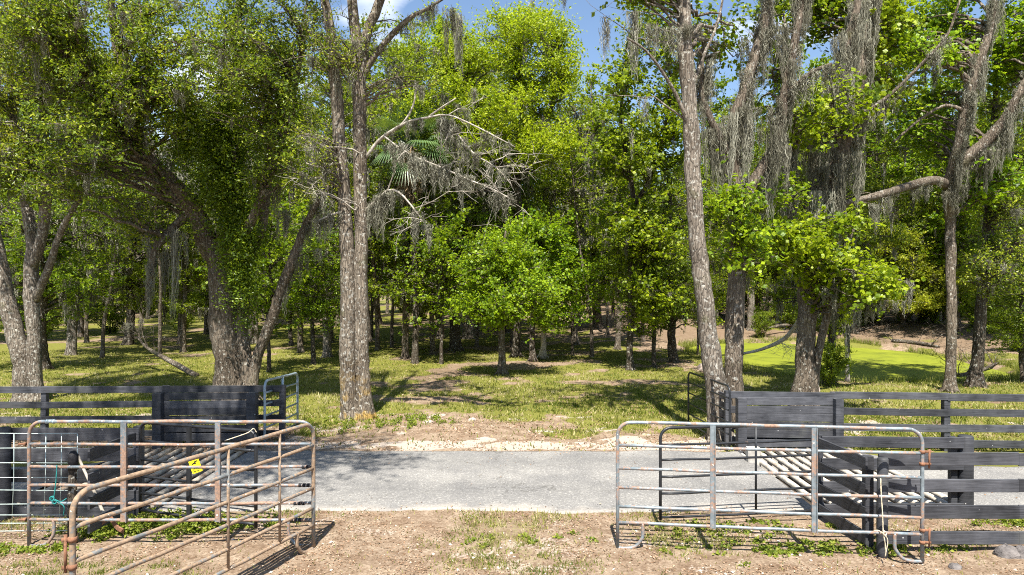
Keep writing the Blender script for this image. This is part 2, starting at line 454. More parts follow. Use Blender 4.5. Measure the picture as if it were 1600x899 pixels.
def grass_mask(x, y):
    n = fbm(x * 0.9, y * 0.9, 21, 4); n2 = fbm(x * 0.22, y * 0.22, 31, 3)
    g = 0.50 * n + 0.5 * n2
    bias = np.where(y < 9.6, -0.045, 0.0)
    bias = bias + 0.135 * sstep(14.0, 16.5, y) * (1 - sstep(34, 60, y)) + 0.16 * (n - 0.5) * (y > 13)
    bias = bias + 0.01 * np.exp(-((x - 0.8) / 1.6) ** 2 - ((y - 8.35) / 0.45) ** 2)       # green tongue in the middle
    bias = bias + 0.14 * sstep(1.2, 2.2, x) * (y < 9.6) * np.exp(-((y - 8.6) / 0.55) ** 2)  # right, under the gate
    bias = bias + 0.20 * sstep(-2.6, -3.6, x) * sstep(8.3, 7.7, y)                         # left front strip
    bias = bias + 0.18 * sstep(-2.0, -3.2, x) * (y < 9.7) * sstep(8.7, 9.0, y)
    bias = bias - 0.30 * np.exp(-((x + 5.9 + 0.0 * y) / 1.1) ** 2) * 0 
    path = np.exp(-((x - (-2.1 - 0.13 * (y - 17))) / (1.0 + 0.02 * y)) ** 2) * sstep(13, 15, y) * (1 - sstep(60, 80, y))
    bias = bias - 0.10 * path - 0.03 * sstep(13.9, 14.4, y) * (1 - sstep(15.5, 18, y)) * (1 - sstep(2, 4, x)) + 0.0
    bias = bias - 0.25 * np.exp(-((y - 13.7) / 0.6) ** 2) * (1 - sstep(4, 6, x)) + 0.25 * sstep(5, 7, x) * (y > 11) * (y < 15)
    bias = bias + 0.10 * sstep(-2, -6, x) * sstep(14, 17, y)
    bias = bias + 0.10 * sstep(3, 6, x) * sstep(13.6, 14.5, y) * (1 - sstep(24, 30, y))
    bias = bias - 0.16 * sstep(1.05, 1.2, pond_d(x, y)) * sstep(34, 39, y + 0.9 * np.maximum(0, x - 16)) * sstep(5, 9, x)
    return sstep(0.47, 0.66, g + bias)

def sand_mask(x, y):
    n = fbm(x * 1.7 + 40, y * 2.6, 51, 4)
    s = 1.25 * sstep(0.36, 0.52, n + 0.26 * np.exp(-((y - 13.66) / 0.38) ** 2) - 0.16) * np.exp(-((y - 13.70) / 0.58) ** 2) * sstep(5.2, 4.2, np.abs(x + 0.2))
    s2 = 0.48 * sstep(0.58, 0.70, n + 0.04) * (y < 9.9) * (1 - sstep(3, 4.5, np.abs(x)) * 0.7)
    s3 = sstep(0.60, 0.70, n) * (y > 14) * (y < 17) * 0.8
    return np.clip(s + s2 + s3, 0, 1)

def red_mask(x, y):
    path = np.exp(-((x - (-2.1 - 0.13 * (y - 17))) / (1.0 + 0.02 * y)) ** 2) * sstep(19, 26, y)
    return np.clip(path + 0.7 * sstep(38, 55, y) * (x < 2) + sstep(1.05, 1.3, pond_d(x, y)) * sstep(34, 40, y + 0.9 * np.maximum(0, x - 17)) * sstep(5, 9, x), 0, 1)

def ground_mat():
    m, n, l = new_mat('ground_dirt_grass_and_litter')
    tcn = n.new('ShaderNodeTexCoord'); co = tcn.outputs['Object']
    A = {k: N(n, 'ShaderNodeAttribute', attribute_name=k).outputs['Fac'] for k in ('grassy', 'sandy', 'reddish')}
    f = noise(n, l, co, 22, 7, 0.72); g = noise(n, l, co, 3.2, 6, 0.6); fine = noise(n, l, co, 75, 4, 0.7)
    dirt = ramp(n, [(0.30, (0.135, 0.096, 0.066)), (0.50, (0.250, 0.192, 0.140)), (0.72, (0.380, 0.315, 0.245))]); l.new(f.outputs[0], dirt.inputs[0])
    patch = ramp(n, [(0.38, (0.70, 0.62, 0.56)), (0.62, (1.1, 1.08, 1.05))]); l.new(g.outputs[0], patch.inputs[0])
    mul = n.new('ShaderNodeMix'); mul.data_type = 'RGBA'; mul.blend_type = 'MULTIPLY'; mul.inputs[0].default_value = 1
    l.new(dirt.outputs[0], mul.inputs[6]); l.new(patch.outputs[0], mul.inputs[7])
    # dead leaf flecks
    vo = n.new('ShaderNodeTexVoronoi'); vo.inputs['Scale'].default_value = 20; l.new(co, vo.inputs['Vector'])
    fl = ramp(n, [(0.13, 1), (0.26, 0)]); l.new(vo.outputs['Distance'], fl.inputs[0])
    sepc = n.new('ShaderNodeSeparateColor'); l.new(vo.outputs['Color'], sepc.inputs[0])
    fc = ramp(n, [(0.0, (0.14, 0.08, 0.045)), (0.5, (0.33, 0.23, 0.145)), (1.0, (0.46, 0.38, 0.29))]); l.new(sepc.outputs[0], fc.inputs[0])
    keep = ramp(n, [(0.66, 0), (0.72, 1)]); l.new(sepc.outputs[1], keep.inputs[0])
    c = mixc(n, l, mathn(n, l, 'MULTIPLY', fl.outputs[0], keep.outputs[0]), mul.outputs[2], fc.outputs[0])
    c = mixc(n, l, mathn(n, l, 'MULTIPLY', A['reddish'], 0.7), c, (0.150, 0.105, 0.068))
    gs = mathn(n, l, 'ADD', A['grassy'], mathn(n, l, 'MULTIPLY', mathn(n, l, 'SUBTRACT', f.outputs[0], 0.5), 1.3))
    gm = ramp(n, [(0.40, 0), (0.66, 1)]); l.new(gs, gm.inputs[0])
    gc = ramp(n, [(0.28, (0.060, 0.065, 0.011)), (0.5, (0.140, 0.148, 0.022)), (0.74, (0.25, 0.235, 0.060))]); l.new(fine.outputs[0], gc.inputs[0])
    c = mixc(n, l, mathn(n, l, 'MULTIPLY', gm.outputs[0], 0.92), c, gc.outputs[0])
    ss = mathn(n, l, 'ADD', A['sandy'], mathn(n, l, 'MULTIPLY', mathn(n, l, 'SUBTRACT', f.outputs[0], 0.5), 1.5))
    sm = ramp(n, [(0.42, 0), (0.62, 1)]); l.new(ss, sm.inputs[0])
    sc_ = ramp(n, [(0.3, (0.27, 0.21, 0.165)), (0.62, (0.50, 0.44, 0.38))]); l.new(fine.outputs[0], sc_.inputs[0])
    c = mixc(n, l, mathn(n, l, 'MULTIPLY', sm.outputs[0], 0.85), c, sc_.outputs[0])
    hg = mathn(n, l, 'ADD', f.outputs[0], mathn(n, l, 'MULTIPLY', fine.outputs[0], 0.5))
    finish(n, l, c, 0.95, 0.1, bump=hg, bstr=0.8, bdist=0.03)
    return m

def grid_mesh(name, xs, ys, zf, mat, attrs=None, keep=None, smooth=True):
    X, Y = np.meshgrid(xs, ys)
    Z = zf(X, Y)
    nx, ny = len(xs), len(ys)
    V = np.stack([X, Y, Z], -1).reshape(-1, 3)
    i, j = np.meshgrid(np.arange(nx - 1), np.arange(ny - 1))
    a = (j * nx + i).ravel()
    Q = np.stack([a, a + 1, a + nx + 1, a + nx], -1)
    if keep is not None:
        cx = V[Q, 0].mean(1); cyy = V[Q, 1].mean(1); Q = Q[keep(cx, cyy)]
    b = MB(); b.add(V, Q); o = b.build(name, mat, smooth=smooth)
    for k, fn in (attrs or {}).items():
        at_ = o.data.attributes.new(k, 'FLOAT', 'POINT')
        at_.data.foreach_set('value', np.asarray(fn(X, Y), np.float32).ravel())
    return o

def axis(lo, hi, flo, fhi, fine, growth=1.13):
    c = list(np.arange(flo, fhi + 1e-6, fine)); s = fine; v = c[-1]
    while v < hi: s *= growth; v += s; c.append(v)
    s = fine; v = c[0]; pre = []
    while v > lo: s *= growth; v -= s; pre.append(v)
    return np.array(pre[::-1] + c)

def ground_z(x, y):
    z = gz(x, y)
    for x0, x1, y0, y1 in GUARDS:
        ins = (x > x0 - 0.01) & (x < x1 + 0.01) & (y > y0 + 0.05) & (y < y1 - 0.05)
        z = np.where(ins, -0.5, z)
    return z

xs = axis(-700, 700, -13, 21, 0.11, 1.16)
ys = np.concatenate([axis(-60, 16.0, 6.6, 16.0, 0.11, 1.25)[:], ])
ys = ys[ys <= 16.01]
st = 0.11; v = ys[-1]; ex = []
while v < 1500:
    st *= 1.025 if v < 60 else 1.15
    v += st; ex.append(v)
ys = np.concatenate([ys, ex])
ground = grid_mesh('ground', xs, ys, ground_z, ground_mat(), {'grassy': lambda x, y: grass_mask(x, y) * np.where(y < 9.7, 0.42, 1.0), 'sandy': sand_mask, 'reddish': red_mask})
tag(ground, kind='structure')

# ------------------------------------------------------------------ road
def asphalt():
    m, n, l = new_mat('pale_worn_asphalt')
    tcn = n.new('ShaderNodeTexCoord'); co = tcn.outputs['Object']
    f = noise(n, l, co, 85, 3, 0.6); g = noise(n, l, co, 1.1, 5, 0.6); v = n.new('ShaderNodeTexVoronoi')
    v.inputs['Scale'].default_value = 60; l.new(co, v.inputs['Vector'])
    sc_ = n.new('ShaderNodeSeparateColor'); l.new(v.outputs['Color'], sc_.inputs[0])
    r = ramp(n, [(0.0, (0.155, 0.151, 0.145)), (0.45, (0.193, 0.188, 0.180)), (0.85, (0.222, 0.216, 0.206)), (1.0, (0.33, 0.32, 0.30))]); l.new(sc_.outputs[0], r.inputs[0])
    p = ramp(n, [(0.35, (0.82, 0.82, 0.83)), (0.65, (1.13, 1.12, 1.10))]); l.new(g.outputs[0], p.inputs[0])
    mul = n.new('ShaderNodeMix'); mul.data_type = 'RGBA'; mul.blend_type = 'MULTIPLY'; mul.inputs[0].default_value = 1
    l.new(r.outputs[0], mul.inputs[6]); l.new(p.outputs[0], mul.inputs[7])
    sy = n.new('ShaderNodeSeparateXYZ'); l.new(co, sy.inputs[0])
    wob = mathn(n, l, 'ADD', sy.outputs[1], mathn(n, l, 'MULTIPLY', g.outputs[0], 0.5))
    tr = mathn(n, l, 'SINE', mathn(n, l, 'MULTIPLY', mathn(n, l, 'SUBTRACT', wob, 10.35), 3.6))
    trr = ramp(n, [(0.0, (1.05, 1.045, 1.04)), (1.0, (0.86, 0.86, 0.865))]); l.new(mathn(n, l, 'MULTIPLY_ADD', tr, 0.5), trr.inputs[0])
    trr.inputs[0].links[0].from_node.inputs[2].default_value = 0.5
    mul2 = n.new('ShaderNodeMix'); mul2.data_type = 'RGBA'; mul2.blend_type = 'MULTIPLY'; mul2.inputs[0].default_value = 1
    l.new(mul.outputs[2], mul2.inputs[6]); l.new(trr.outputs[0], mul2.inputs[7])
    wv = n.new('ShaderNodeVectorMath'); wv.operation = 'ADD'; l.new(co, wv.inputs[0]); l.new(noise(n, l, co, 1.7, 5, 0.7).outputs[1], wv.inputs[1])
    ck = n.new('ShaderNodeTexVoronoi'); ck.feature = 'DISTANCE_TO_EDGE'; ck.inputs['Scale'].default_value = 0.55; l.new(wv.outputs[0], ck.inputs['Vector'])
    ckr = ramp(n, [(0.004, 1), (0.012, 0)]); l.new(ck.outputs['Distance'], ckr.inputs[0])
    ckm = ramp(n, [(0.48, 0), (0.56, 0.6)]); l.new(noise(n, l, co, 0.6, 2).outputs[0], ckm.inputs[0])
    crk = mixc(n, l, mathn(n, l, 'MULTIPLY', ckr.outputs[0], ckm.outputs[0]), mul2.outputs[2], (0.07, 0.066, 0.06))
    # sandy dust towards both edges
    A = N(n, 'ShaderNodeAttribute', attribute_name='dusty').outputs['Fac']
    d = mathn(n, l, 'ADD', A, mathn(n, l, 'MULTIPLY', mathn(n, l, 'SUBTRACT', g.outputs[0], 0.5), 0.9))
    dr = ramp(n, [(0.55, 0), (0.95, 1)]); l.new(d, dr.inputs[0])
    c = mixc(n, l, mathn(n, l, 'MULTIPLY', dr.outputs[0], 0.7), crk, (0.37, 0.325, 0.275))
    h = mathn(n, l, 'ADD', f.outputs[0], v.outputs['Distance'])
    finish(n, l, c, 0.85, 0.25, bump=h, bstr=0.5, bdist=0.008)
    return m

def near_edge(x): return 9.63 + (fbm(x * 1.4, x * 0 + 3.3, 61) - 0.5) * 0.34 - 0.22 * sstep(6.4, 8, np.abs(x))
def far_edge(x): return 13.06 + (fbm(x * 1.1, x * 0 + 8.1, 67) - 0.5) * 0.26 - 1.15 * sstep(6.0, 8.2, np.abs(x))
rx = np.arange(-40, 40.01, 0.1); rt = np.concatenate([[0, 0.004], np.linspace(0.02, 0.98, 34), [0.996, 1]])
X, T_ = np.meshgrid(rx, rt)
Y = near_edge(X) * (1 - T_) + far_edge(X) * T_
Z = 0.022 + 0.03 * np.sin(np.pi * T_) + 0 * X
Z[0] = -0.03; Z[-1] = -0.03
V = np.stack([X, Y, Z], -1).reshape(-1, 3); nx = len(rx)
i, j = np.meshgrid(np.arange(nx - 1), np.arange(len(rt) - 1)); a = (j * nx + i).ravel()
Q = np.stack([a, a + 1, a + nx + 1, a + nx], -1)
cx = V[Q, 0].mean(1); keepq = np.ones(len(Q), bool)
for x0, x1, y0, y1 in GUARDS: keepq &= ~((cx > x0) & (cx < x1))
b = MB(); b.add(V, Q[keepq]); road = b.build('road', asphalt(), smooth=True)
ad = road.data.attributes.new('dusty', 'FLOAT', 'POINT')
ad.data.foreach_set('value', (np.exp(-(T_ / 0.13) ** 2) * 0.75 + np.exp(-((1 - T_) / 0.05) ** 2) * 0.6).astype(np.float32).ravel())
tag(road, kind='structure')

# ------------------------------------------------------------------ pond
def duckweed():
    m, n, l = new_mat('duckweed_covered_water')
    tcn = n.new('ShaderNodeTexCoord'); co = tcn.outputs['Object']
    a = noise(n, l, co, 0.55, 9, 0.72, 0.8); f = noise(n, l, co, 30, 3)
    r = ramp(n, [(0.32, (0.095, 0.112, 0.008)), (0.5, (0.160, 0.185, 0.010)), (0.68, (0.205, 0.225, 0.014))]); l.new(a.outputs[0], r.inputs[0])
    A = N(n, 'ShaderNodeAttribute', attribute_name='open_water').outputs['Fac']
    o = mathn(n, l, 'ADD', A, mathn(n, l, 'MULTIPLY', mathn(n, l, 'SUBTRACT', a.outputs[0], 0.5), 0.8))
    orr = ramp(n, [(0.5, 0), (0.56, 1)]); l.new(o, orr.inputs[0])
    c = mixc(n, l, orr.outputs[0], r.outputs[0], (0.035, 0.045, 0.02))
    ro = mathn(n, l, 'MULTIPLY_ADD', orr.outputs[0], -0.62); ro.node.inputs[2].default_value = 0.72
    finish(n, l, c, ro, 0.35, bump=f.outputs[0], bstr=0.12, bdist=0.01)
    return m
WZ = -0.20
pond = grid_mesh('pond', np.linspace(4.5, 23.5, 60), np.linspace(21.5, 41.5, 60), lambda x, y: x * 0 + WZ, duckweed(),
                 {'open_water': lambda x, y: np.exp(-((x - 9.2) / 1.3) ** 2 - ((y - 24.9) / 0.8) ** 2)}, keep=lambda x, y: pond_d(x, y) < 1.07)
tag(pond, kind='structure')

# ------------------------------------------------------------------ fences
def board_run(parent, base, A, B, zs, h=0.14, th=0.028, wob=0.012, off=(0, 0)):
    """horizontal boards between ground points A and B at heights zs (centres)"""
    for z in zs:
        w1, w2 = R.uniform(-wob, wob, 2)
        m = MB(); m.beam((A[0] + off[0], A[1] + off[1], z + w1), (B[0] + off[0], B[1] + off[1], z + w2), th, h * R.uniform(0.96, 1.04))
        m.build('board', BOARD, parent, base)

def square_post(parent, base, x, y, z0, z1, w=0.10, lean=(0, 0)):
    m = MB(); m.beam((x, y, z0), (x + lean[0], y + lean[1], z1), w, w, up=(0, 1, 0), ch=0.008)
    return m.build('post', BOARD, parent, base)

def round_post(parent, base, x, y, z1, r, name='post'):
    m = MB(); m.tube([(x, y, -0.15), (x, y, 0.1), (x, y, z1 * 0.5), (x + 0.008, y, z1 - 0.02), (x + 0.008, y, z1)], [r * 1.05, r * 1.02, r, r * 0.97, r * 0.85], 18, 0.03)
    return m.build(name, BOARD, parent, base, smooth=True)

def fence(label, base, cat='fence'):
    return empty('board_fence', base, label, cat)

ZB = (1.10, 0.80, 0.50, 0.20)
# far fence, right of the opening
bs = (4.2, 13.4, 0); f = fence('black four board fence running right behind the sunlit solid panel and past the pond', bs)
pr = [(4.25, 13.45), (6.27, 13.3), (8.35, 13.15), (11.1, 13.0), (13.9, 12.85), (16.7, 12.7)]
for p, q in zip(pr[:-1], pr[1:]): board_run(f, bs, p, q, [z - 0.05 for z in ZB], off=(0, -0.065))
for x, y in pr: square_post(f, bs, x, y, -0.1, 1.11, 0.12)
# solid panel in front of it
bs = (4.3, 13.1, 0); f = fence('sunlit solid black board panel at the far side of the pale cattle guard', bs, 'fence panel')
board_run(f, bs, (4.33, 13.12), (6.22, 13.05), [0.955, 0.80, 0.645, 0.49, 0.335, 0.16], h=0.148)
board_run(f, bs, (4.27, 13.12), (6.30, 13.05), [0.02], h=0.10)
square_post(f, bs, 4.38, 13.05, 0.0, 1.03, 0.17); square_post(f, bs, 6.20, 12.98, 0, 1.03, 0.15)
# short return running back beside the open black gate
bs = (4.1, 13.9, 0); f = fence('short black board return running back beside the leaning trunk', bs, 'fence panel')
board_run(f, bs, (4.22, 13.42), (4.16, 14.25), [0.98, 0.80, 0.62, 0.44, 0.26], h=0.13)
square_post(f, bs, 4.23, 13.42, -0.1, 1.05, 0.09); square_post(f, bs, 4.15, 14.25, -0.1, 1.05, 0.10)
m = MB(); m.beam((4.30, 12.18, -0.1), (4.30, 12.18, 0.30), 0.22, 0.16, up=(0, 1, 0), ch=0.02)
o = m.build('concrete_block', CONC, None, (4.30, 12.18, 0)); tag(o, 'pale concrete block standing at the corner of the right cattle guard', 'concrete block')

# far fence, left of the opening
bs = (-4.7, 13.8, 0); f = fence('shaded black four board fence on the far side of the road, left', bs)
pl = [(-4.70, 13.95), (-7.05, 13.85), (-9.42, 13.75), (-12.2, 13.7), (-15, 13.65)]
for p, q in zip(pl[:-1], pl[1:]): board_run(f, bs, p, q, [z - 0.01 for z in ZB], off=(0, -0.065), h=0.13)
for k, (x, y) in enumerate(pl): square_post(f, bs, x, y, -0.1, 1.15, 0.13 if k == 1 else 0.11, lean=(0.02, 0))
bs = (-6, 13.5, 0); f = fence('shaded solid black board panel behind the left cattle guard', bs, 'fence panel')
board_run(f, bs, (-6.95, 13.42), (-5.05, 13.5), [1.0, 0.85, 0.69, 0.53, 0.37, 0.2], h=0.142)
square_post(f, bs, -6.92, 13.36, -0.1, 1.08, 0.17); square_post(f, bs, -5.10, 13.42, -0.1, 1.08, 0.18)
bs = (-4.85, 13.6, 0)

# near side, right: panel along the road edge, return section and front row
bs = (5.3, 9.35, 0); f = fence('black board panel along the near road edge beside the right cattle guard', bs, 'fence panel')
board_run(f, bs, (4.24, 9.35), (6.18, 9.35), [1.04, 0.735, 0.43, 0.13], h=0.155)
round_post(f, bs, 6.25, 9.42, 1.12, 0.10); square_post(f, bs, 6.09, 9.44, -0.05, 1.10, 0.09)
square_post(f, bs, 4.22, 9.44, -0.1, 1.13, 0.12)
bs = (4.25, 8.8, 0); f = fence('short black board return joining the road panel to the round post', bs, 'fence panel')
board_run(f, bs, (4.19, 9.33), (4.28, 8.24), [1.03, 0.72, 0.42, 0.13], h=0.155, off=(0.0, 0))
square_post(f, bs, 4.33, 8.31, -0.1, 1.12, 0.10)
bs = (5.0, 8.2, 0); f = fence('sunlit black four board fence in front, running off the right edge', bs)
board_run(f, bs, (4.38, 8.16), (6.05, 8.16), [1.115, 0.80, 0.485, 0.175], h=0.155, wob=0.006)
board_run(f, bs, (6.052, 8.16), (8.6, 8.13), [1.115, 0.80, 0.485, 0.175], h=0.155, wob=0.006)
round_post(f, bs, 4.37, 8.06, 1.16, 0.062)
square_post(f, bs, 8.4, 8.22, -0.1, 1.18, 0.11)
# near side, left
bs = (-6, 9.4, 0); f = fence('shaded black board panel behind the left cattle panel and pipe gate', bs, 'fence panel')
board_run(f, bs, (-7.35, 9.42), (-5.12, 9.38), [1.15, 0.86, 0.57, 0.28, 0.06], h=0.17)
round_post(f, bs, -6.95, 9.33, 1.25, 0.09); square_post(f, bs, -5.17, 9.46, -0.1, 1.24, 0.11)
bs = (-5.3, 8.9, 0); f = fence('short shaded black board return beside the rusty digging tool', bs, 'fence panel')
board_run(f, bs, (-5.17, 9.36), (-5.22, 8.42), [1.10, 0.80, 0.50, 0.2], h=0.155)
bs = (-5.42, 8.35, 0); o = empty('round_fence_post', bs, 'weathered round post behind the edge of the wire mesh panel', 'post')
m = MB(); m.tube([(-5.42, 8.42, -0.15), (-5.42, 8.42, 0.6), (-5.41, 8.42, 1.12)], [0.055, 0.052, 0.048], 16, 0.04)
m.build('shaft', B_DARK, o, bs, True)
m = MB(); m.tube([(-5.41, 8.42, 0.92), (-5.41, 8.42, 1.10), (-5.41, 8.42, 1.15)], [0.058, 0.058, 0.03], 16); m.build('cap', TAPE, o, bs, True)

# ------------------------------------------------------------------ pipe gates
def arc_frame(A, B, top, zb, rc):
    A = np.array(A); B = np.array(B); d = B - A; L = np.linalg.norm(d); d = d / L
    pts = [(0, zb), (0, (zb + top) * 0.4), (0, top - rc)]
    pts += [(rc - rc * math.cos(t), top - rc + rc * math.sin(t)) for t in np.linspace(0, math.pi / 2, 8)[1:]]
    for s_ in np.linspace(0.1, 0.9, 9): pts.append((rc + (L - 2 * rc) * s_, top + R.uniform(-1, 1) * 0.005))
    pts += [(L - rc + rc * math.sin(t), top - rc + rc * math.cos(t)) for t in np.linspace(0, math.pi / 2, 8)]
    pts += [(L, (zb + top) * 0.4), (L, zb)]
    return np.array([[A[0] + d[0] * s_, A[1] + d[1] * s_, z] for s_, z in pts])

def gate(label, A, B, zs, mat, zb=(0.0, 0.0), rad=0.021, rc=0.16, braces=(), feet=False, hinge_at=None, railr=None, group=None, tilt=(0, 0)):
    A = np.array(A, float); B = np.array(B, float); L = np.linalg.norm(B - A); d = (B - A) / L; nrmv = np.array([d[1], -d[0]])
    base = (A[0], A[1], 0)
    g = empty('pipe_gate', base, label, 'gate', group)
    def sh(P):
        P = np.array(P, float); s_ = (P[:, 0] - A[0]) * d[0] + (P[:, 1] - A[1]) * d[1]
        P[:, 2] += tilt[0] * (1 - s_ / L) + tilt[1] * s_ / L
        return P
    fr = MB(); fr.tube(sh(arc_frame(A, B, zs[0], zb[0], rc)), rad, 12); fo = fr.build('frame', mat, g, base, True)
    for z in zs[1:]:
        n = 12; t = np.linspace(0, 1, n)
        P = np.array([[A[0] + d[0] * L * k, A[1] + d[1] * L * k, z + R.uniform(-0.004, 0.004) - 0.006 * math.sin(math.pi * k)] for k in t])
        m = MB(); m.tube(sh(P), (railr or rad * 0.86), 12, cap=True); m.build('rail', mat, g, base, True)
    for t, w, kind in braces:
        p = A + d * L * t
        m = MB()
        if kind == 'flat':
            q = p + nrmv * (rad + 0.006)
            P = sh([(q[0], q[1], zs[-1] - 0.02), (q[0], q[1], zs[0] - 0.01)])
            m.beam(P[0], P[1], w, 0.012, up=(nrmv[0], nrmv[1], 0), ch=0.003)
            q2 = q + d * (w / 2 - 0.004) + nrmv * 0.016
            P = sh([(q2[0], q2[1], zs[-1] - 0.02), (q2[0], q2[1], zs[0] - 0.01)])
            m.beam(P[0], P[1], 0.008, 0.030, up=(nrmv[0], nrmv[1], 0), ch=0.002)
        else:
            q = p + nrmv * (rad * 0.3)
            m.tube(sh([(q[0], q[1], zs[-1]), (q[0], q[1], (zs[0] + zs[-1]) / 2), (q[0], q[1], zs[0])]), w / 2, 10)
        m.build('brace', mat, g, base, kind != 'flat')
    if feet:
        for end in (0, 1):
            e = A if end == 0 else B; s_ = 1 if end == 0 else -1
            pts = [(0.30, zs[-1]), (0.30, zs[-1] * 0.55), (0.285, 0.13), (0.22, 0.045), (0.12, 0.012), (0.0, 0.014)]
            P = smooth_path(np.array([[e[0] + d[0] * s_ * u, e[1] + d[1] * s_ * u, z] for u, z in pts]), 0.03)
            m = MB(); m.tube(sh(P), rad * 0.92, 12); m.build('foot_loop', mat, g, base, True)
    if hinge_at is not None:
        e = A if hinge_at == 0 else B; s_ = -1 if hinge_at == 0 else 1
        for z in (zs[1] - 0.05, zs[-1] - 0.02):
            m = MB(); c0 = e + d * s_ * 0.0
            for dz in (-0.07, 0.07):
                m.tube(sh([(c0[0], c0[1], z + dz - 0.018), (c0[0], c0[1], z + dz + 0.018)]), rad + 0.010, 12)
                c1 = e + d * s_ * 0.075
                m.beam(*sh([(e[0], e[1], z + dz), (c1[0] + d[0] * s_ * 0.02, c1[1] + d[1] * s_ * 0.02, z + dz)]), 0.012, 0.028)
            m.tube(sh([(c1[0], c1[1], z - 0.12), (c1[0] + 0.004, c1[1], z + 0.10)]), 0.011, 10)
            m.build('hinge', M_HINGE, g, base, True)
    return g, sh, base

Z6 = [1.535, 1.258, 0.98, 0.745, 0.52, 0.325]
A = (165 * 8.27 / F, 8.27); B = (641 * 7.86 / F, 7.86)
gr, shr, bgr = gate('blue-grey rust-flecked pipe gate standing on the dirt at right', A, B, Z6, M_BLUE, rad=0.0215,
                    braces=((0.322, 0.062, 'flat'), (0.655, 0.062, 'flat')), feet=True, hinge_at=1, railr=0.019)
A = (-5.89, 8.33); B = (-2.425, 8.33)
gl, shl, bgl = gate('weathered pipe gate with black taped rail ends, parallel to the road at left', A, B, [1.53, 1.256, 0.98, 0.756, 0.535, 0.335], M_BLUE2,
                    rad=0.0215, braces=((0.338, 0.082, 'flat'), (0.668, 0.075, 'flat')), feet=True, railr=0.019)
for z, x0 in ((0.98, -2.56), (0.756, -2.60), (0.535, -2.66), (0.335, -2.70)):
    m = MB()
    for k in range(3):
        xx = x0 + k * 0.048
        m.tube([(xx, 8.33, z - 0.003), (xx + 0.034, 8.33, z - 0.003)], 0.0235, 12)
    m.build('tape', TAPE, gl, bgl, True)
for z in (1.256, 0.335):
    m = MB(); m.tube([(-5.93, 8.33, z), (-5.96, 8.33, z), (-6.02, 8.33, z - 0.004)], [0.026, 0.015, 0.012], 10)
    m.build('hinge_pin', M_HINGE, gl, bgl, True)
m = MB()
for x in (-5.68, -5.60): m.tube([(x, 8.33, 1.53), (x + 0.02, 8.33, 1.53)], 0.0265, 12)
m.tube([(-5.67, 8.33, 1.532), (-5.60, 8.33, 1.532)], 0.0235, 12)
m.build('pipe_clamp', M_GALV, gl, bgl, True)
A = (-3.52, 5.47); B = (-2.40, 8.255)
gf, shf, bgf = gate('rusty brown pipe gate slanting toward the viewer across the left foreground', A, B, [1.53, 1.256, 0.98, 0.745, 0.50, 0.29], M_RUST,
                    rad=0.0235, braces=((0.545, 0.030, 'pipe'), (0.80, 0.030, 'pipe')), feet=True, hinge_at=None, railr=0.020)
m = MB()
for z in (0.94, 1.16):
    m.tube([(A[0], A[1], z - 0.02), (A[0], A[1], z + 0.02)], 0.033, 12)
    m.beam((A[0], A[1], z), (A[0] - 0.075, A[1] - 0.02, z), 0.014, 0.030)
m.tube([(A[0] - 0.05, A[1] - 0.01, 0.90), (A[0] - 0.05, A[1] - 0.01, 1.20)], 0.013, 10)
m.build('hinge', M_HINGE, gf, bgf, True)

# black gates behind
A = (1.945, 8.95); B = (4.13, 9.24)
gate('black painted pipe gate half open over the road edge at right', A, B, [1.32, 1.10, 0.90, 0.68, 0.46, 0.15], M_BLACK, zb=(0.12, 0.12), rad=0.020,
     rc=0.14, braces=((0.60, 0.03, 'pipe'),), hinge_at=None, railr=0.016)
A = (-5.05, 9.28); B = (-3.27, 8.72)
gk, shk, bgk = gate('black painted pipe gate carrying the yellow sign at left', A, B, [1.33, 1.08, 0.83, 0.60, 0.37, 0.14], M_BLACK, zb=(0.10, 0.10), rad=0.022,
     rc=0.12, braces=((0.45, 0.085, 'flat'), ), railr=0.018)
# far gates standing open
gate('pale galvanised pipe gate standing open beyond the road at left', (-4.87, 13.45), (-4.93, 15.7), [1.30, 1.07, 0.84, 0.61, 0.38, 0.15], M_GALV, zb=(0.06, 0.08), rad=0.026,
     rc=0.16, braces=((0.5, 0.05, 'pipe'),), railr=0.020, tilt=(0, -0.13))
gate('thin black pipe gate standing open beside the leaning trunk', (4.13, 12.95), (3.90, 15.1), [1.27, 1.04, 0.81, 0.58, 0.35, 0.14], M_BLACK, zb=(0.06, 0.08), rad=0.020,
     rc=0.13, braces=((0.42, 0.06, 'flat'),), railr=0.016)

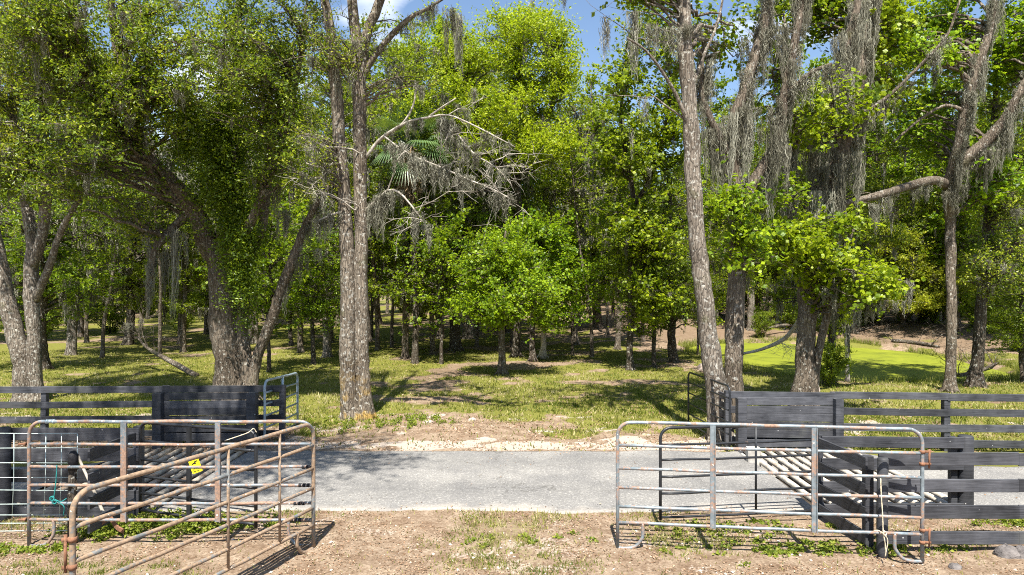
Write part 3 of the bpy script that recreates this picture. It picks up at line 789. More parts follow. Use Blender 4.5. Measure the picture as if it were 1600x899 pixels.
# ------------------------------------------------------------------ cattle guards
def cattle_guard(label, x0, x1, y0, y1, n, mat, r=0.044):
    base = ((x0 + x1) / 2, (y0 + y1) / 2, 0)
    g = empty('cattle_guard', base, label, 'cattle guard')
    for y, w in ((y0, 0.26), (y1, 0.24)):
        m = MB(); m.beam((x0 - 0.08, y, -0.21), (x1 + 0.08, y, -0.21), w, 0.42, ch=0.015); m.build('sill', CONC, g, base)
    for x in (x0 - 0.03, x1 + 0.03):
        m = MB(); m.beam((x, y0 + 0.13, -0.24), (x, y1 - 0.12, -0.24), 0.16, 0.44, ch=0.012); m.build('side_wall', CONC, g, base)
    m = MB(); m.beam((x0 + 0.05, (y0 + y1) / 2, -0.46), (x1 - 0.05, (y0 + y1) / 2, -0.46), y1 - y0 - 0.26, 0.03, ch=0.002); m.build('pit_bottom', SHADED_SOIL, g, base)
    for k in range(n):
        x = x0 + 0.12 + (x1 - x0 - 0.24) * k / (n - 1) + R.uniform(-0.008, 0.008)
        m = MB(); zz = 0.012 + r
        P = [(x, y0 - 0.10, zz)] + [(x + R.uniform(-0.006, 0.006), y, zz - 0.01) for y in np.linspace(y0 + 0.5, y1 - 0.5, 5)] + [(x, y1 + 0.06, zz)]
        m.tube(P, r * R.uniform(0.94, 1.04), 12); m.build('pipe', mat, g, base, True)
    return g
cattle_guard('sunlit pale pipe cattle guard set in the road at right', 4.30, 6.53, 9.74, 12.93, 11, M_GUARD_R)
cattle_guard('shaded brown pipe cattle guard set in the road at left', -7.23, -4.97, 9.74, 12.93, 11, M_GUARD_L)

# ------------------------------------------------------------------ small things by the gates
# wire mesh panel
bs = (-6.3, 8.42, 0)
m = MB()
x0, x1, z0, z1 = -8.2, -5.36, 0.17, 1.36
for z in (0.17, 0.26, 0.36, 0.50, 0.66, 0.82, 1.00, 1.19, 1.36):
    m.tube([(x0, 8.44, z), ((x0 + x1) / 2, 8.42 + R.uniform(-.01, .01), z + R.uniform(-.012, .012)), (x1, 8.42, z)], 0.0042, 6)
for x in np.arange(x1, x0 - 0.01, -0.195):
    m.tube([(x - 0.035, 8.425, z0), (x - 0.01, 8.43, 0.8), (x + R.uniform(-.01, .01), 8.425, z1)], 0.0042, 6)
o = m.build('wire_mesh_panel', WIRE, None, bs, True); tag(o, 'galvanised wire mesh panel standing at the left edge before the black boards', 'wire panel')
# yellow sign on the black gate brace
c = at(306.5, 724.5, 8.93); bs = tuple(c)
sg = empty('yellow_sign', bs, 'small tilted yellow sign with black marks hanging on the black gate', 'sign')
def sign_pt(u, v, off=0.0):
    a = math.radians(-21); uu = u * math.cos(a) - v * math.sin(a); vv = u * math.sin(a) + v * math.cos(a)
    return np.array([c[0] + uu * -1 * -1, c[1] - 0.035 - off, c[2] + vv])
def sign_poly(m, uv, t0, t1):
    n = len(uv); V = [sign_pt(u, v, t0) for u, v in uv] + [sign_pt(u, v, t1) for u, v in uv]
    V += [np.mean(V[:n], axis=0), np.mean(V[n:], axis=0)]
    Q = [(i, (i + 1) % n, n + (i + 1) % n, n + i) for i in range(n)]
    T3 = [((i + 1) % n, i, 2 * n) for i in range(n)] + [(n + i, n + (i + 1) % n, 2 * n + 1) for i in range(n)]
    m.add(V, Q, T3)
# the plate leans to the left: mirror the turn
_sp = sign_pt
def sign_pt(u, v, off=0.0):
    a = math.radians(20); uu = u * math.cos(a) - v * math.sin(a) * -1 * -1; vv = u * math.sin(a) + v * math.cos(a)
    return np.array([c[0] + uu, c[1] - 0.035 - off, c[2] + vv])
m = MB(); sign_poly(m, [(-.062, -.113), (.062, -.113), (.068, -.107), (.068, .107), (.062, .113), (-.062, .113), (-.068, .107), (-.068, -.107)], 0, 0.004); m.build('plate', YELLOW, sg, bs)
m = MB(); sign_poly(m, [(-.048, .0), (-.018, .026), (.0, .018), (.0, .038), (.048, .042), (.044, .03), (.018, .024), (.019, .0), (-.009, .007)], 0.0042, 0.0062); m.build('mark', BLACK, sg, bs)
def ring_letter(m, u0, v0, w, h, gap):
    angs = np.linspace(math.radians(40), math.radians(320), 14) if gap else np.linspace(0, 2 * math.pi, 17)
    for p, q in zip(angs[:-1], angs[1:]):
        o1 = (u0 + w * math.cos(p), v0 + h * math.sin(p)); o2 = (u0 + w * math.cos(q), v0 + h * math.sin(q))
        i1 = (u0 + w * .55 * math.cos(p), v0 + h * .62 * math.sin(p)); i2 = (u0 + w * .55 * math.cos(q), v0 + h * .62 * math.sin(q))
        sign_poly(m, [o1, o2, i2, i1], 0.0042, 0.0062)
m = MB(); ring_letter(m, -.026, -.072, .017, .022, True); ring_letter(m, .018, -.072, .017, .022, False); m.build('lettering', BLACK, sg, bs)
# ropes
def rope(name, pts, r, mat, label, knots=(), ends=()):
    P = smooth_path(np.array(pts), 0.02)
    L = np.arange(len(P)); rr = r * (1 + 0.18 * np.sin(L * 1.3))
    b_ = tuple(P[0]); m = MB(); m.tube(P, rr, 7)
    for k in knots:
        k = np.array(k); t = np.linspace(0, 4 * np.pi, 30)
        m.tube(np.stack([k[0] + 0.022 * np.cos(t), k[1] - 0.028 + 0.014 * np.sin(t * 0.5), k[2] + 0.022 * np.sin(t) + 0.004 * np.cos(3 * t)], -1), r * 1.05, 6)
    for e in ends: m.tube(smooth_path(np.array(e), 0.02), r * 0.9, 6)
    return tag(m.build(name, mat, None, b_, True), label, 'rope')
D = 7.86
rope('rope', [at(1376, 748, D), at(1377, 775, D - .03), at(1379, 805, D - .04), at(1380, 832, D - .04), at(1383, 850, D - .03), at(1384, 868, D - .02)], 0.0065, ROPE,
     'frayed pale rope tied round the lower rail of the right blue-grey gate', knots=[at(1380, 832, D)],
     ends=[[at(1365, 830, D - .03), at(1372, 829, D - .05), at(1380, 834, D - .05)], [at(1380, 834, D - .05), at(1387, 845, D - .04), at(1383, 870, D - .03)]])
rope('rope', [at(351, 689, 8.5), at(372, 682, 8.55), at(388, 676, 8.6), at(396, 670, 8.68), at(401, 676, 8.7)], 0.006, ROPE,
     'tight pale rope stretched to the bent corner of the black sign gate')
rope('rope', [at(89, 727, 8.29), at(88, 745, 8.28), at(86, 765, 8.28), at(84, 780, 8.28), at(86, 790, 8.29)], 0.0065, ROPE_G,
     'green rope knotted on the left weathered gate before the wire mesh', knots=[at(84, 778, 8.29), at(88, 783, 8.29)],
     ends=[[at(84, 780, 8.27), at(95, 784, 8.26), at(104, 779, 8.3)], [at(90, 784, 8.27), at(100, 792, 8.26), at(99, 806, 8.3)]])
# digging tool
b0 = at(190, 834, 8.62); bs = (b0[0], b0[1], 0)
tl = empty('mattock', bs, 'rusty old digging tool with wooden handle leaning behind the left gate', 'hand tool')
P = smooth_path(np.array([at(122, 713, 8.95), at(133, 738, 8.9), at(150, 774, 8.82), at(160, 798, 8.75), at(170, 814, 8.7)]), 0.05)
m = MB(); m.tube(P, np.linspace(0.016, 0.021, len(P)), 10, 0.05); m.build('handle', B_DEAD, tl, bs, True)
m = MB(); pts = [at(158, 812, 8.66), at(165, 806, 8.68), at(172, 809, 8.7), at(183, 824, 8.66), at(192, 830, 8.6)]
m.beam(pts[0] + [0, 0, -.05], pts[2], 0.03, 0.05); P = smooth_path(np.array(pts[1:]), 0.03)
for p, q in zip(P[:-1], P[1:]): m.beam(p, q + (q - p) * 0.2, 0.02, 0.06)
m.build('blade', M_HINGE, tl, bs)

# rocks
def rock(px, py, w, h, mat, label, seed, cat='rock'):
    D = depth(py); c = at(px, py, D); c[2] = gz(c[0], c[1]); wm = w * D / F; hm = h * D / F
    nu, nv = 18, 12; u = np.linspace(0, 2 * np.pi, nu, endpoint=False); v = np.linspace(-0.9, np.pi / 2 - 0.02, nv)
    U, Vv = np.meshgrid(u, v)
    rr = 1 + 0.5 * (fbm(np.cos(U) * 1.5 + seed, np.sin(U) * 1.5 + Vv * 1.2, seed) - 0.5)
    Pm = np.stack([c[0] + rr * np.cos(U) * np.cos(Vv) * wm / 2, c[1] + rr * np.sin(U) * np.cos(Vv) * wm / 2.4, c[2] + rr * np.sin(Vv) * hm], -1).reshape(-1, 3)
    i, j = np.meshgrid(np.arange(nu), np.arange(nv - 1)); a_ = (j * nu + i).ravel(); b2 = (j * nu + (i + 1) % nu).ravel()
    top = Pm[-nu:].mean(0); Pm = np.vstack([Pm, top]); k = np.arange(nu)
    m = MB(); m.add(Pm, np.stack([a_, b2, b2 + nu, a_ + nu], -1), np.stack([(nv - 1) * nu + k, (nv - 1) * nu + (k + 1) % nu, np.full(nu, nu * nv)], -1))
    o = m.build('rock', mat, None, tuple(c)); tag(o, label, cat)
rock(1572, 870, 38, 16, ROCK_D, 'larger dark stone at the right edge of the dirt', 3)
rock(1596, 873, 22, 18, ROCK_D, 'small dark stone cut off by the right edge of the picture', 8)
rock(1492, 886, 20, 7, ROCK_D, 'flat dark stone on the dirt before the right fence', 5)
rock(1277, 612, 9, 11, ROCK, 'pinkish upright rock beside the forked trunk near the pond', 4)
rock(1098, 580, 18, 9, ROCK, 'pale rounded rock left of the leaning trunk', 9)
rock(669, 661, 16, 4, ROCK, 'flat white stone in the dirt beyond the road', 12)
rock(738, 657, 13, 4, ROCK, 'second flat white stone, right of the first, beyond the road', 14)

# ------------------------------------------------------------------ trees
def leaves(mb, P, size, rng, aspect=0.5, up=0.6, droop=0.25, vb=0.5, vs=0.30, face=(0, -0.25, 0)):
    n = len(P)
    if n == 0: return
    nv = nrm(rng.normal(size=(n, 3)) * 0.75 + np.array([0, 0, up]) + np.array(face))
    a = rng.normal(size=(n, 3)); a[:, 2] -= droop; a = nrm(a - nv * (a * nv).sum(1, keepdims=True))
    b_ = np.cross(nv, a)
    L = (size * rng.uniform(0.65, 1.3, n))[:, None]; w = L * aspect
    fold = nv * L * 0.10
    V = np.stack([P, P + a * L * 0.45 + b_ * w * 0.5 + fold, P + a * L, P + a * L * 0.5 - b_ * w * 0.5 + fold], 1).reshape(-1, 3)
    Q = np.arange(n * 4).reshape(-1, 4)
    at_ = np.clip(vb + vs * rng.normal(size=n), 0.01, 1)
    mb.add(V, Q, qa=at_)

def star_leaves(mb, P, size, rng, vb=0.5, vs=0.27, face=0.0):
    """broad lobed leaves: two crossed kites in one plane"""
    n = len(P)
    nv = nrm(rng.normal(size=(n, 3)) * 0.5 + np.array([0, -0.30, 0.75]) + face)
    a = rng.normal(size=(n, 3)); a[:, 2] -= 0.5; a = nrm(a - nv * (a * nv).sum(1, keepdims=True)); b_ = np.cross(nv, a)
    L = (size * rng.uniform(0.6, 1.25, n))[:, None]
    at_ = np.clip(vb + vs * rng.normal(size=n), 0.01, 1)
    c = P + a * L * 0.42
    pts = [P, c + a * L * 0.05 + b_ * L * 0.52 - nv * L * 0.08, c + a * L * 0.62 - nv * L * 0.05, c + a * L * 0.05 - b_ * L * 0.52 - nv * L * 0.08]
    mb.add(np.stack(pts, 1).reshape(-1, 3), np.arange(n * 4).reshape(-1, 4), qa=at_)
    pts = [c - a * L * 0.12, c + a * L * 0.40 + b_ * L * 0.42 + nv * L * 0.02, c + a * L * 0.16, c + a * L * 0.40 - b_ * L * 0.42 + nv * L * 0.02]
    mb.add(np.stack(pts, 1).reshape(-1, 3), np.arange(n * 4).reshape(-1, 4), qa=at_)

def twigs_mesh(mb, A, B, r, rng, sides=3):
    n = len(A); Mx = (A + B) / 2 + rng.normal(size=(n, 3)) * 0.04 * np.linalg.norm(B - A, axis=1, keepdims=True)
    d = nrm(B - A); h = nrm(np.cross(d, rng.normal(size=(n, 3)))); k = np.cross(d, h)
    r = np.broadcast_to(r, n)[:, None]
    rings = []
    for c, s_ in ((A, 1.0), (Mx, 0.7), (B, 0.35)):
        for j in range(3):
            t = 2 * math.pi * j / 3
            rings.append(c + (h * math.cos(t) + k * math.sin(t)) * r * s_)
    V = np.stack(rings, 1).reshape(-1, 3); o = np.arange(n)[:, None] * 9
    Q = []
    for lv in (0, 3):
        for j in range(3): Q.append(np.concatenate([o + lv + j, o + lv + (j + 1) % 3, o + lv + 3 + (j + 1) % 3, o + lv + 3 + j], 1))
    mb.add(V, np.concatenate(Q))

def moss_strands(mb, C, Ln, wd, rng, dens=46, sw=0.017, dirs=None):
    """tufted beards hanging from anchors C: every beard is a row of tapering tangled tails"""
    C = np.asarray(C, float); Ln = np.asarray(Ln, float); wd = np.asarray(wd, float); n = len(C)
    if n == 0: return
    if dirs is None:
        th = rng.uniform(0, np.pi, n); dirs = np.stack([np.cos(th), np.sin(th), 0 * th], -1)
    side = np.stack([-dirs[:, 1], dirs[:, 0], 0 * dirs[:, 0]], -1)
    nt = np.maximum(2, np.round(wd / 0.085 + rng.uniform(-1, 1, n))).astype(int)
    ti = np.repeat(np.arange(n), nt); T_ = len(ti)
    u = rng.uniform(-1, 1, T_)
    tp = C[ti] + dirs[ti] * (u * wd[ti] * 0.5)[:, None] + side[ti] * (rng.normal(size=T_) * wd[ti] * 0.12)[:, None]
    tl = Ln[ti] * rng.uniform(0.3, 1.0, T_) * (1 - 0.45 * np.abs(u))
    tw = rng.uniform(0.035, 0.075, T_) * (0.6 + 0.4 * np.minimum(1.5, tl))
    lean_ = rng.normal(size=(T_, 3)) * 0.05; lean_[:, 2] = 0
    cnt = np.maximum(5, dens * 0.40 * (0.45 + tl)).astype(int)
    idx = np.repeat(np.arange(T_), cnt); m = len(idx)
    off = rng.normal(size=(m, 3)) * tw[idx][:, None]; off[:, 2] = np.abs(off[:, 2]) * 0.5
    S = tp[idx] + off + 0
    start = rng.uniform(0, 0.45, m) * tl[idx]; start[rng.rand(m) < 0.5] = 0
    S[:, 2] -= start
    L = (tl[idx] - start) * rng.uniform(0.35, 1.0, m)
    K = 8; P = np.empty((m, K + 1, 3)); P[:, 0] = S
    ph = rng.uniform(0, 6.28, (m, 2)); am = rng.uniform(0.010, 0.045, (m, 1))
    for k in range(1, K + 1):
        f = k / K
        c = S - off * np.array([1, 1, 0]) * (0.75 * f) + lean_[idx] * (L * f)[:, None]
        c = c + np.stack([np.sin(ph[:, 0] + k * 1.9), np.cos(ph[:, 1] + k * 1.6), 0 * L], -1) * am + rng.normal(size=(m, 3)) * 0.006
        c[:, 2] = S[:, 2] - L * f + rng.normal(size=m) * 0.01
        P[:, k] = c
    th = rng.uniform(0, np.pi, m); h = np.stack([np.cos(th), np.sin(th), 0 * th], -1)
    w = sw * 0.52 * rng.uniform(0.5, 1.5, m)
    fac = np.array([1.0, 1.15, 1.1, 1.1, 1, 0.9, 0.75, 0.55, 0.25])
    Lp = P - h[:, None] * (w[:, None] * fac)[..., None] / 2; Rp = P + h[:, None] * (w[:, None] * fac)[..., None] / 2
    V = np.stack([Lp, Rp], 2).reshape(-1, 3)
    o = (np.arange(m) * (K + 1) * 2)[:, None] + (np.arange(K) * 2)[None]
    Q = np.stack([o, o + 1, o + 3, o + 2], -1).reshape(-1, 4)
    tone = rng.uniform(0.25, 0.8, n)
    at_ = np.repeat(np.clip(tone[ti][idx] + rng.normal(size=m) * 0.22, 0.01, 1), K)
    mb.add(V, Q, qa=at_)

class Tree:
    def __init__(s, name, label, cat, base, seed, bark, leafm, lsize=0.07, kind='oak', nleaf=14, ntwig=10, twig=(0.35, 0.8), vb=0.5, group=None, sides=16):
        s.name, s.label, s.cat, s.base = name, label, cat, np.array(base, float)
        s.rng = np.random.RandomState(seed); s.bark, s.leafm, s.lsize, s.kind, s.nleaf, s.ntwig, s.twig, s.vb = bark, leafm, lsize, kind, nleaf, ntwig, twig, vb
        s.group = group; s.sides = sides
        s.wood = MB(); s.lf = MB(); s.ms = MB(); s.nodes = np.zeros((0, 3)); s.nr = np.zeros(0); s.anch = []
        s.hasleaf = s.hasmoss = False
    def stem(s, pts, bump=0.22, flare=True, sides=None):
        """pts rows: x y z r"""
        P = smooth_path(np.array(pts, float), 0.22)
        r = P[:, 3].copy()
        if flare:
            z = P[:, 2] - P[0, 2]; r = r * 0.87 * (1 + 0.38 * np.exp(-z / 0.25))
        X = P[:, :3].copy(); nj = len(X)
        X[1:, :2] += s.rng.normal(size=(nj - 1, 2)) * r[1:, None] * 0.05
        s.wood.tube(X, r, sides or s.sides, bump, cap=True, seed=s.rng.randint(1000))
        if flare and r[0] > 0.12:
            rb = P[0, 3]; z0 = X[0, 2] + 0.06; a0 = s.rng.uniform(0, 6.28)
            for k in range(6):
                an = a0 + k * 1.047 + s.rng.uniform(-.3, .3); dx, dy = math.cos(an), math.sin(an); l_ = s.rng.uniform(1.5, 2.3) * rb
                Pr = [(X[0, 0] + dx * rb * 0.45, X[0, 1] + dy * rb * 0.45, z0 + rb * 1.9), (X[0, 0] + dx * rb * 0.85, X[0, 1] + dy * rb * 0.85, z0 + rb * 0.75),
                      (X[0, 0] + dx * rb * 1.25, X[0, 1] + dy * rb * 1.25, z0 + rb * 0.22), (X[0, 0] + dx * l_, X[0, 1] + dy * l_, z0 - 0.05)]
                s.wood.tube(smooth_path(np.array(Pr), 0.08), np.linspace(rb * 0.40, rb * 0.12, len(smooth_path(np.array(Pr), 0.08))), 8, 0.15, cap=False, seed=k)
        s.nodes = np.vstack([s.nodes, X]); s.nr = np.concatenate([s.nr, r])
        return X
    def stem_px(s, pts, D, **k):
        """rows: px, py, width px [, D]"""
        out = []
        for p in pts:
            d = p[3] if len(p) > 3 else D
            q = at(p[0], p[1], d); out.append((q[0], q[1], q[2], p[2] / 2 * d / F))
        return s.stem(out, **k)
    def branch(s, t, rmax=0.09, arch=0.12, leafy=True, dead=False, dens=1.0, hang=0.0):
        rng = s.rng; t = np.asarray(t, float)
        dv = t - s.nodes; dist = np.linalg.norm(dv, axis=1); hd = np.linalg.norm(dv[:, :2], axis=1)
        cost = dist + 1.6 * np.maximum(0, s.nodes[:, 2] - (t[2] - 0.15 * hd)) + 0.15 / (s.nr + 0.03)
        i = int(np.argmin(cost)); a = s.nodes[i]; L = max(dist[i], 0.05)
        n = max(3, int(L / 0.3) + 1); u = np.linspace(0, 1, n)
        P = a + (t - a) * u[:, None]
        sidev = nrm(np.cross(t - a, rng.normal(size=3)))
        P += sidev * (np.sin(np.pi * u) * L * rng.uniform(0, 0.10))[:, None]
        P[:, 2] += np.sin(np.pi * u) * L * arch * rng.uniform(0.3, 1.3)
        P[1:-1] += rng.normal(size=(n - 2, 3)) * min(0.06, L * 0.035)
        r0 = min(s.nr[i] * 0.75, rmax, 0.010 + 0.016 * L); r = r0 + (0.007 - r0) * u ** 0.8; r = np.maximum(r, 0.006)
        s.wood.tube(P, r, 5 if r0 < 0.05 else 8, 0.15 if r0 > 0.05 else 0, cap=False)
        s.nodes = np.vstack([s.nodes, P[1:]]); s.nr = np.concatenate([s.nr, r[1:]])
        nt = max(2, int(s.ntwig * dens * rng.choice([0.35, 0.7, 1.0, 1.3])))
        k = rng.uniform(max(0, 1 - 1.7 / L), 1, nt); k[:2] = 1
        S = a + (t - a) * 0
        ii = k * (n - 1); lo = np.floor(ii).astype(int).clip(0, n - 2); fr = (ii - lo)[:, None]
        S = P[lo] * (1 - fr) + P[lo + 1] * fr
        dr = nrm(rng.normal(size=(nt, 3)) * np.array([1, 1, 0.6]) + nrm(t - a) * 0.7 + np.array([0, 0, 0.15 - hang]))
        ln = rng.uniform(*s.twig, nt)[:, None]
        E = S + dr * ln
        twigs_mesh(s.wood, S, E, 0.006, rng)
        if dead:
            for _ in range(2):
                S2 = np.repeat(S + (E - S) * rng.uniform(0.3, 0.9, (nt, 1)), 2, 0); E2 = S2 + nrm(rng.normal(size=(len(S2), 3)) + np.repeat(dr, 2, 0)) * rng.uniform(0.15, 0.5, (len(S2), 1))
                twigs_mesh(s.wood, S2, E2, 0.005, rng)
        if leafy:
            nl = s.nleaf; q = rng.uniform(0.15, 1.08, (nt, nl, 1))
            Lp = (S[:, None] + (E - S)[:, None] * q + rng.normal(size=(nt, nl, 3)) * 0.055).reshape(-1, 3)
            fc = np.repeat(rng.normal(size=(nt, 3)) * 0.5, nl, 0)
            s.hasleaf = True
            # tone varies by spray
            vb = s.vb + 0.05 + rng.normal() * 0.15
            if s.kind == 'gum': star_leaves(s.lf, Lp, s.lsize, rng, vb, face=fc)
            else: leaves(s.lf, Lp, s.lsize, rng, 0.5 if s.kind == 'oak' else 0.62, vb=vb, face=fc + np.array([0, -0.25, 0]))
        s.anch.append(P[max(1, n // 2):])
        return P
    def crown_px(s, blobs, **k):
        """blobs rows: px, py, rx, ry, D, dD, n"""
        T = []
        for px, py, rx_, ry_, D, dD, n in blobs:
            for _ in range(int(n)):
                while True:
                    v = s.rng.uniform(-1, 1, 3)
                    if v.dot(v) < 1: break
                T.append(at(px + v[0] * rx_, py + v[1] * ry_, D + v[2] * dD))
        T = np.array(T)
        cl = T[s.rng.rand(len(T)) < 0.22]
        if len(cl) > 3:
            near = cl[np.argmin(np.linalg.norm(T[:, None] - cl[None], axis=2), axis=1)]
            T = T + (near - T) * 0.28
        T = T[T[:, 2] > 0.6]
        d = np.array([np.min(np.linalg.norm(s.nodes - t, axis=1)) for t in T])
        for t in T[np.argsort(d)]: s.branch(t, **k)
    def crown(s, c, rad, n, **k):
        c = np.array(c, float) ; T = []
        while len(T) < n:
            v = s.rng.uniform(-1, 1, 3)
            if 0.12 < v.dot(v) < 1: T.append(c + v * np.array(rad))
        T = np.array(T); cl = T[s.rng.rand(len(T)) < 0.2]; near = cl[np.argmin(np.linalg.norm(T[:, None] - cl[None], axis=2), axis=1)]; T = T + (near - T) * 0.22
        d = np.array([np.min(np.linalg.norm(s.nodes - t, axis=1)) for t in T])
        for t in T[np.argsort(d)]: s.branch(t, **k)
    def moss_auto(s, n, ln=(0.3, 1.2), wd=(0.12, 0.5), zmin=2.0, dens=46, sw=0.017):
        A_ = np.vstack(s.anch); A_ = A_[A_[:, 2] > zmin + s.base[2]]
        if len(A_) == 0: return
        ii = s.rng.randint(0, len(A_), n); C = A_[ii]
        moss_strands(s.ms, C, s.rng.uniform(*ln, n) * s.rng.uniform(0.4, 1, n), s.rng.uniform(*wd, n), s.rng, dens, sw); s.hasmoss = True
    def moss_along(s, P, n, ln, wd, dens=46, sw=0.017, t0=0.0, t1=1.0):
        k = s.rng.uniform(t0, t1, n) * (len(P) - 1); lo = np.floor(k).astype(int).clip(0, len(P) - 2); fr = (k - lo)[:, None]
        C = P[lo][:, :3] * (1 - fr) + P[lo + 1][:, :3] * fr; dr = P[lo + 1][:, :3] - P[lo][:, :3]; dr[:, 2] = 0
        dr = nrm(dr + s.rng.normal(size=dr.shape) * np.array([0.02, 0.02, 0]))
        moss_strands(s.ms, C, s.rng.uniform(*ln, n), s.rng.uniform(*wd, n), s.rng, dens, sw, dirs=dr); s.hasmoss = True
    def moss_px(s, rows, dens=60, sw=0.017):
        """rows: px, py, length px, width px, D ; each hangs from a bare twig grown to it"""
        for px, py, l_, w_, D in rows:
            t = at(px, py, D); s.branch(t, rmax=0.03, leafy=False, dens=0.3)
            moss_strands(s.ms, np.array([t]), np.array([l_ * D / F]), np.array([w_ * D / F]), s.rng, dens, sw, dirs=np.array([[1.0, 0, 0]]))
        s.hasmoss = True
    def finish(s):
        r = empty(s.name, tuple(s.base), s.label, s.cat, s.group)
        s.wood.build('trunk', s.bark, r, s.base, True)
        if s.hasleaf: s.lf.build('crown', s.leafm, r, s.base)
        if s.hasmoss: s.ms.build('hanging_moss', MOSS, r, s.base)
        s.root = r
        return r

def gbase(px, D):
    x = (px - 800) * D / F; return np.array([x, D, float(gz(x, D)) - 0.05])

def hero(name, label, px, D, seed, bark, leafm, **k):
    return Tree(name, label, k.pop('cat', 'tree'), gbase(px, D), seed, bark, leafm, **k)

# --- big live oak on the left
D = 19.0; yb = HOR + F * (H + 0.1) / D
T = hero('live_oak', 'massive grey live oak with a dark leafy column above its trunk, behind the shaded panel', 362, D, 1, B_OAK, OAK, lsize=0.092, nleaf=15, ntwig=13, vb=0.46, cat='oak tree')
main = T.stem_px([(360, yb, 54), (358, 560, 53), (352, 500, 53), (349, 440, 50), (356, 390, 48), (362, 330, 40), (366, 260, 34), (356, 190, 28), (362, 110, 20), (372, 20, 14), (380, -80, 8)], D)
l1 = T.stem_px([(350, 420, 34), (322, 375, 32, 18.8), (300, 325, 30, 18.5), (268, 288, 28, 18), (225, 248, 26, 17.4), (188, 215, 23, 17), (152, 160, 20, 16.6), (128, 100, 16, 16.2), (95, 40, 12, 15.8), (50, -30, 8, 15.5)], D, flare=False)
l2 = T.stem_px([(225, 248, 20, 17.4), (205, 180, 18, 17), (192, 120, 16, 16.6), (180, 60, 12, 16.4), (170, -30, 8, 16)], D, flare=False)
l3 = T.stem_px([(356, 300, 22), (330, 230, 18, 18.6), (285, 165, 15, 18), (240, 110, 12, 17.4), (215, 40, 9, 17)], D, flare=False)
s2 = T.stem_px([(390, yb - 2, 26, 18.8), (384, 560, 21, 18.8), (378, 520, 20, 18.8), (380, 470, 22, 18.8), (376, 430, 19, 18.8), (392, 400, 18, 18.7), (408, 360, 16, 18.6), (416, 310, 14, 18.6), (420, 240, 10, 18.4), (432, 160, 7, 18)], D)
s3 = T.stem_px([(390, yb - 4, 22, 18.6), (402, 560, 18, 18.6), (424, 500, 19, 18.5), (440, 450, 19, 18.4), (458, 405, 17, 18.3), (474, 360, 14, 18.2), (492, 325, 11, 18), (515, 290, 8, 18)], D)
s4 = T.stem_px([(360, 410, 16, 18.6), (395, 340, 14, 18), (430, 250, 12, 17.6), (455, 160, 10, 17.2), (475, 60, 7, 17)], D, flare=False)
bare = T.stem_px([(300, 330, 14, 18.5), (270, 355, 12, 18.3), (258, 372, 12, 18.1), (240, 392, 10, 18), (236, 430, 8, 18), (228, 470, 5, 18)], D, flare=False)
T.crown_px([(230, 60, 170, 110, 17, 2.6, 88), (90, 130, 110, 120, 16.5, 2.4, 66), (420, 70, 110, 110, 17.4, 2.4, 84), (440, 220, 80, 80, 17.5, 1.8, 46),
            (60, 260, 80, 60, 16.6, 1.6, 26), (200, 330, 70, 50, 18, 1.2, 12), (300, -120, 260, 90, 17.5, 2.6, 26), (60, 10, 90, 80, 15, 1.6, 40), (300, 170, 90, 60, 17, 1.4, 40), (200, 150, 90, 40, 15.6, 0.8, 18), (130, 220, 70, 50, 15.4, 0.8, 13), (330, 110, 70, 50, 15.8, 0.8, 12)])
T.moss_auto(210, (0.3, 1.5), (0.10, 0.4))
T.moss_along(bare, 7, (0.4, 2.0), (0.15, 0.35)); T.moss_along(l1, 12, (0.4, 1.1), (0.3, 0.6), t1=0.8); T.moss_along(s3, 14, (0.4, 1.4), (0.2, 0.5), t0=0.5)
T.moss_px([(232, 352, 100, 18, 18), (252, 396, 130, 24, 18.1), (276, 362, 150, 26, 18), (445, 330, 90, 24, 18.2), (470, 400, 60, 22, 18.2), (500, 390, 50, 20, 18), (430, 290, 60, 30, 18), (505, 330, 80, 26, 18)])
T.hasmoss = True
root = T.finish()
iv = MB(); rg = np.random.RandomState(77)
for (px, py, rx_, ry_, D_, dd, n) in [(352, 270, 36, 70, 18.3, 0.7, 9000), (345, 180, 56, 50, 18.0, 0.9, 7000), (372, 350, 30, 60, 18.2, 0.6, 7000), (376, 420, 20, 40, 18.3, 0.5, 3000), (300, 225, 40, 36, 17.6, 0.6, 2600), (388, 480, 12, 30, 18.5, 0.3, 500)]:
    nc = n // 90; cl = rg.normal(size=(nc, 3)) * 0.6; hgt = rg.uniform(0.15, 0.75, nc)
    k_ = rg.randint(0, nc, n); v = cl[k_] + 0
    Pp = np.stack([(px + v[:, 0] * rx_ - 800) * D_ / F, D_ + v[:, 2] * dd, H - (py + v[:, 1] * ry_ - HOR) * D_ / F], -1)
    Pp += rg.normal(size=(n, 3)) * np.array([0.13, 0.13, 0.10]); Pp[:, 2] -= rg.uniform(0, 1, n) * hgt[k_]
    leaves(iv, Pp, 0.088, rg, 0.5, vb=0.38, vs=0.25)
iv.build('climbing_vine', OAK, root, T.base)

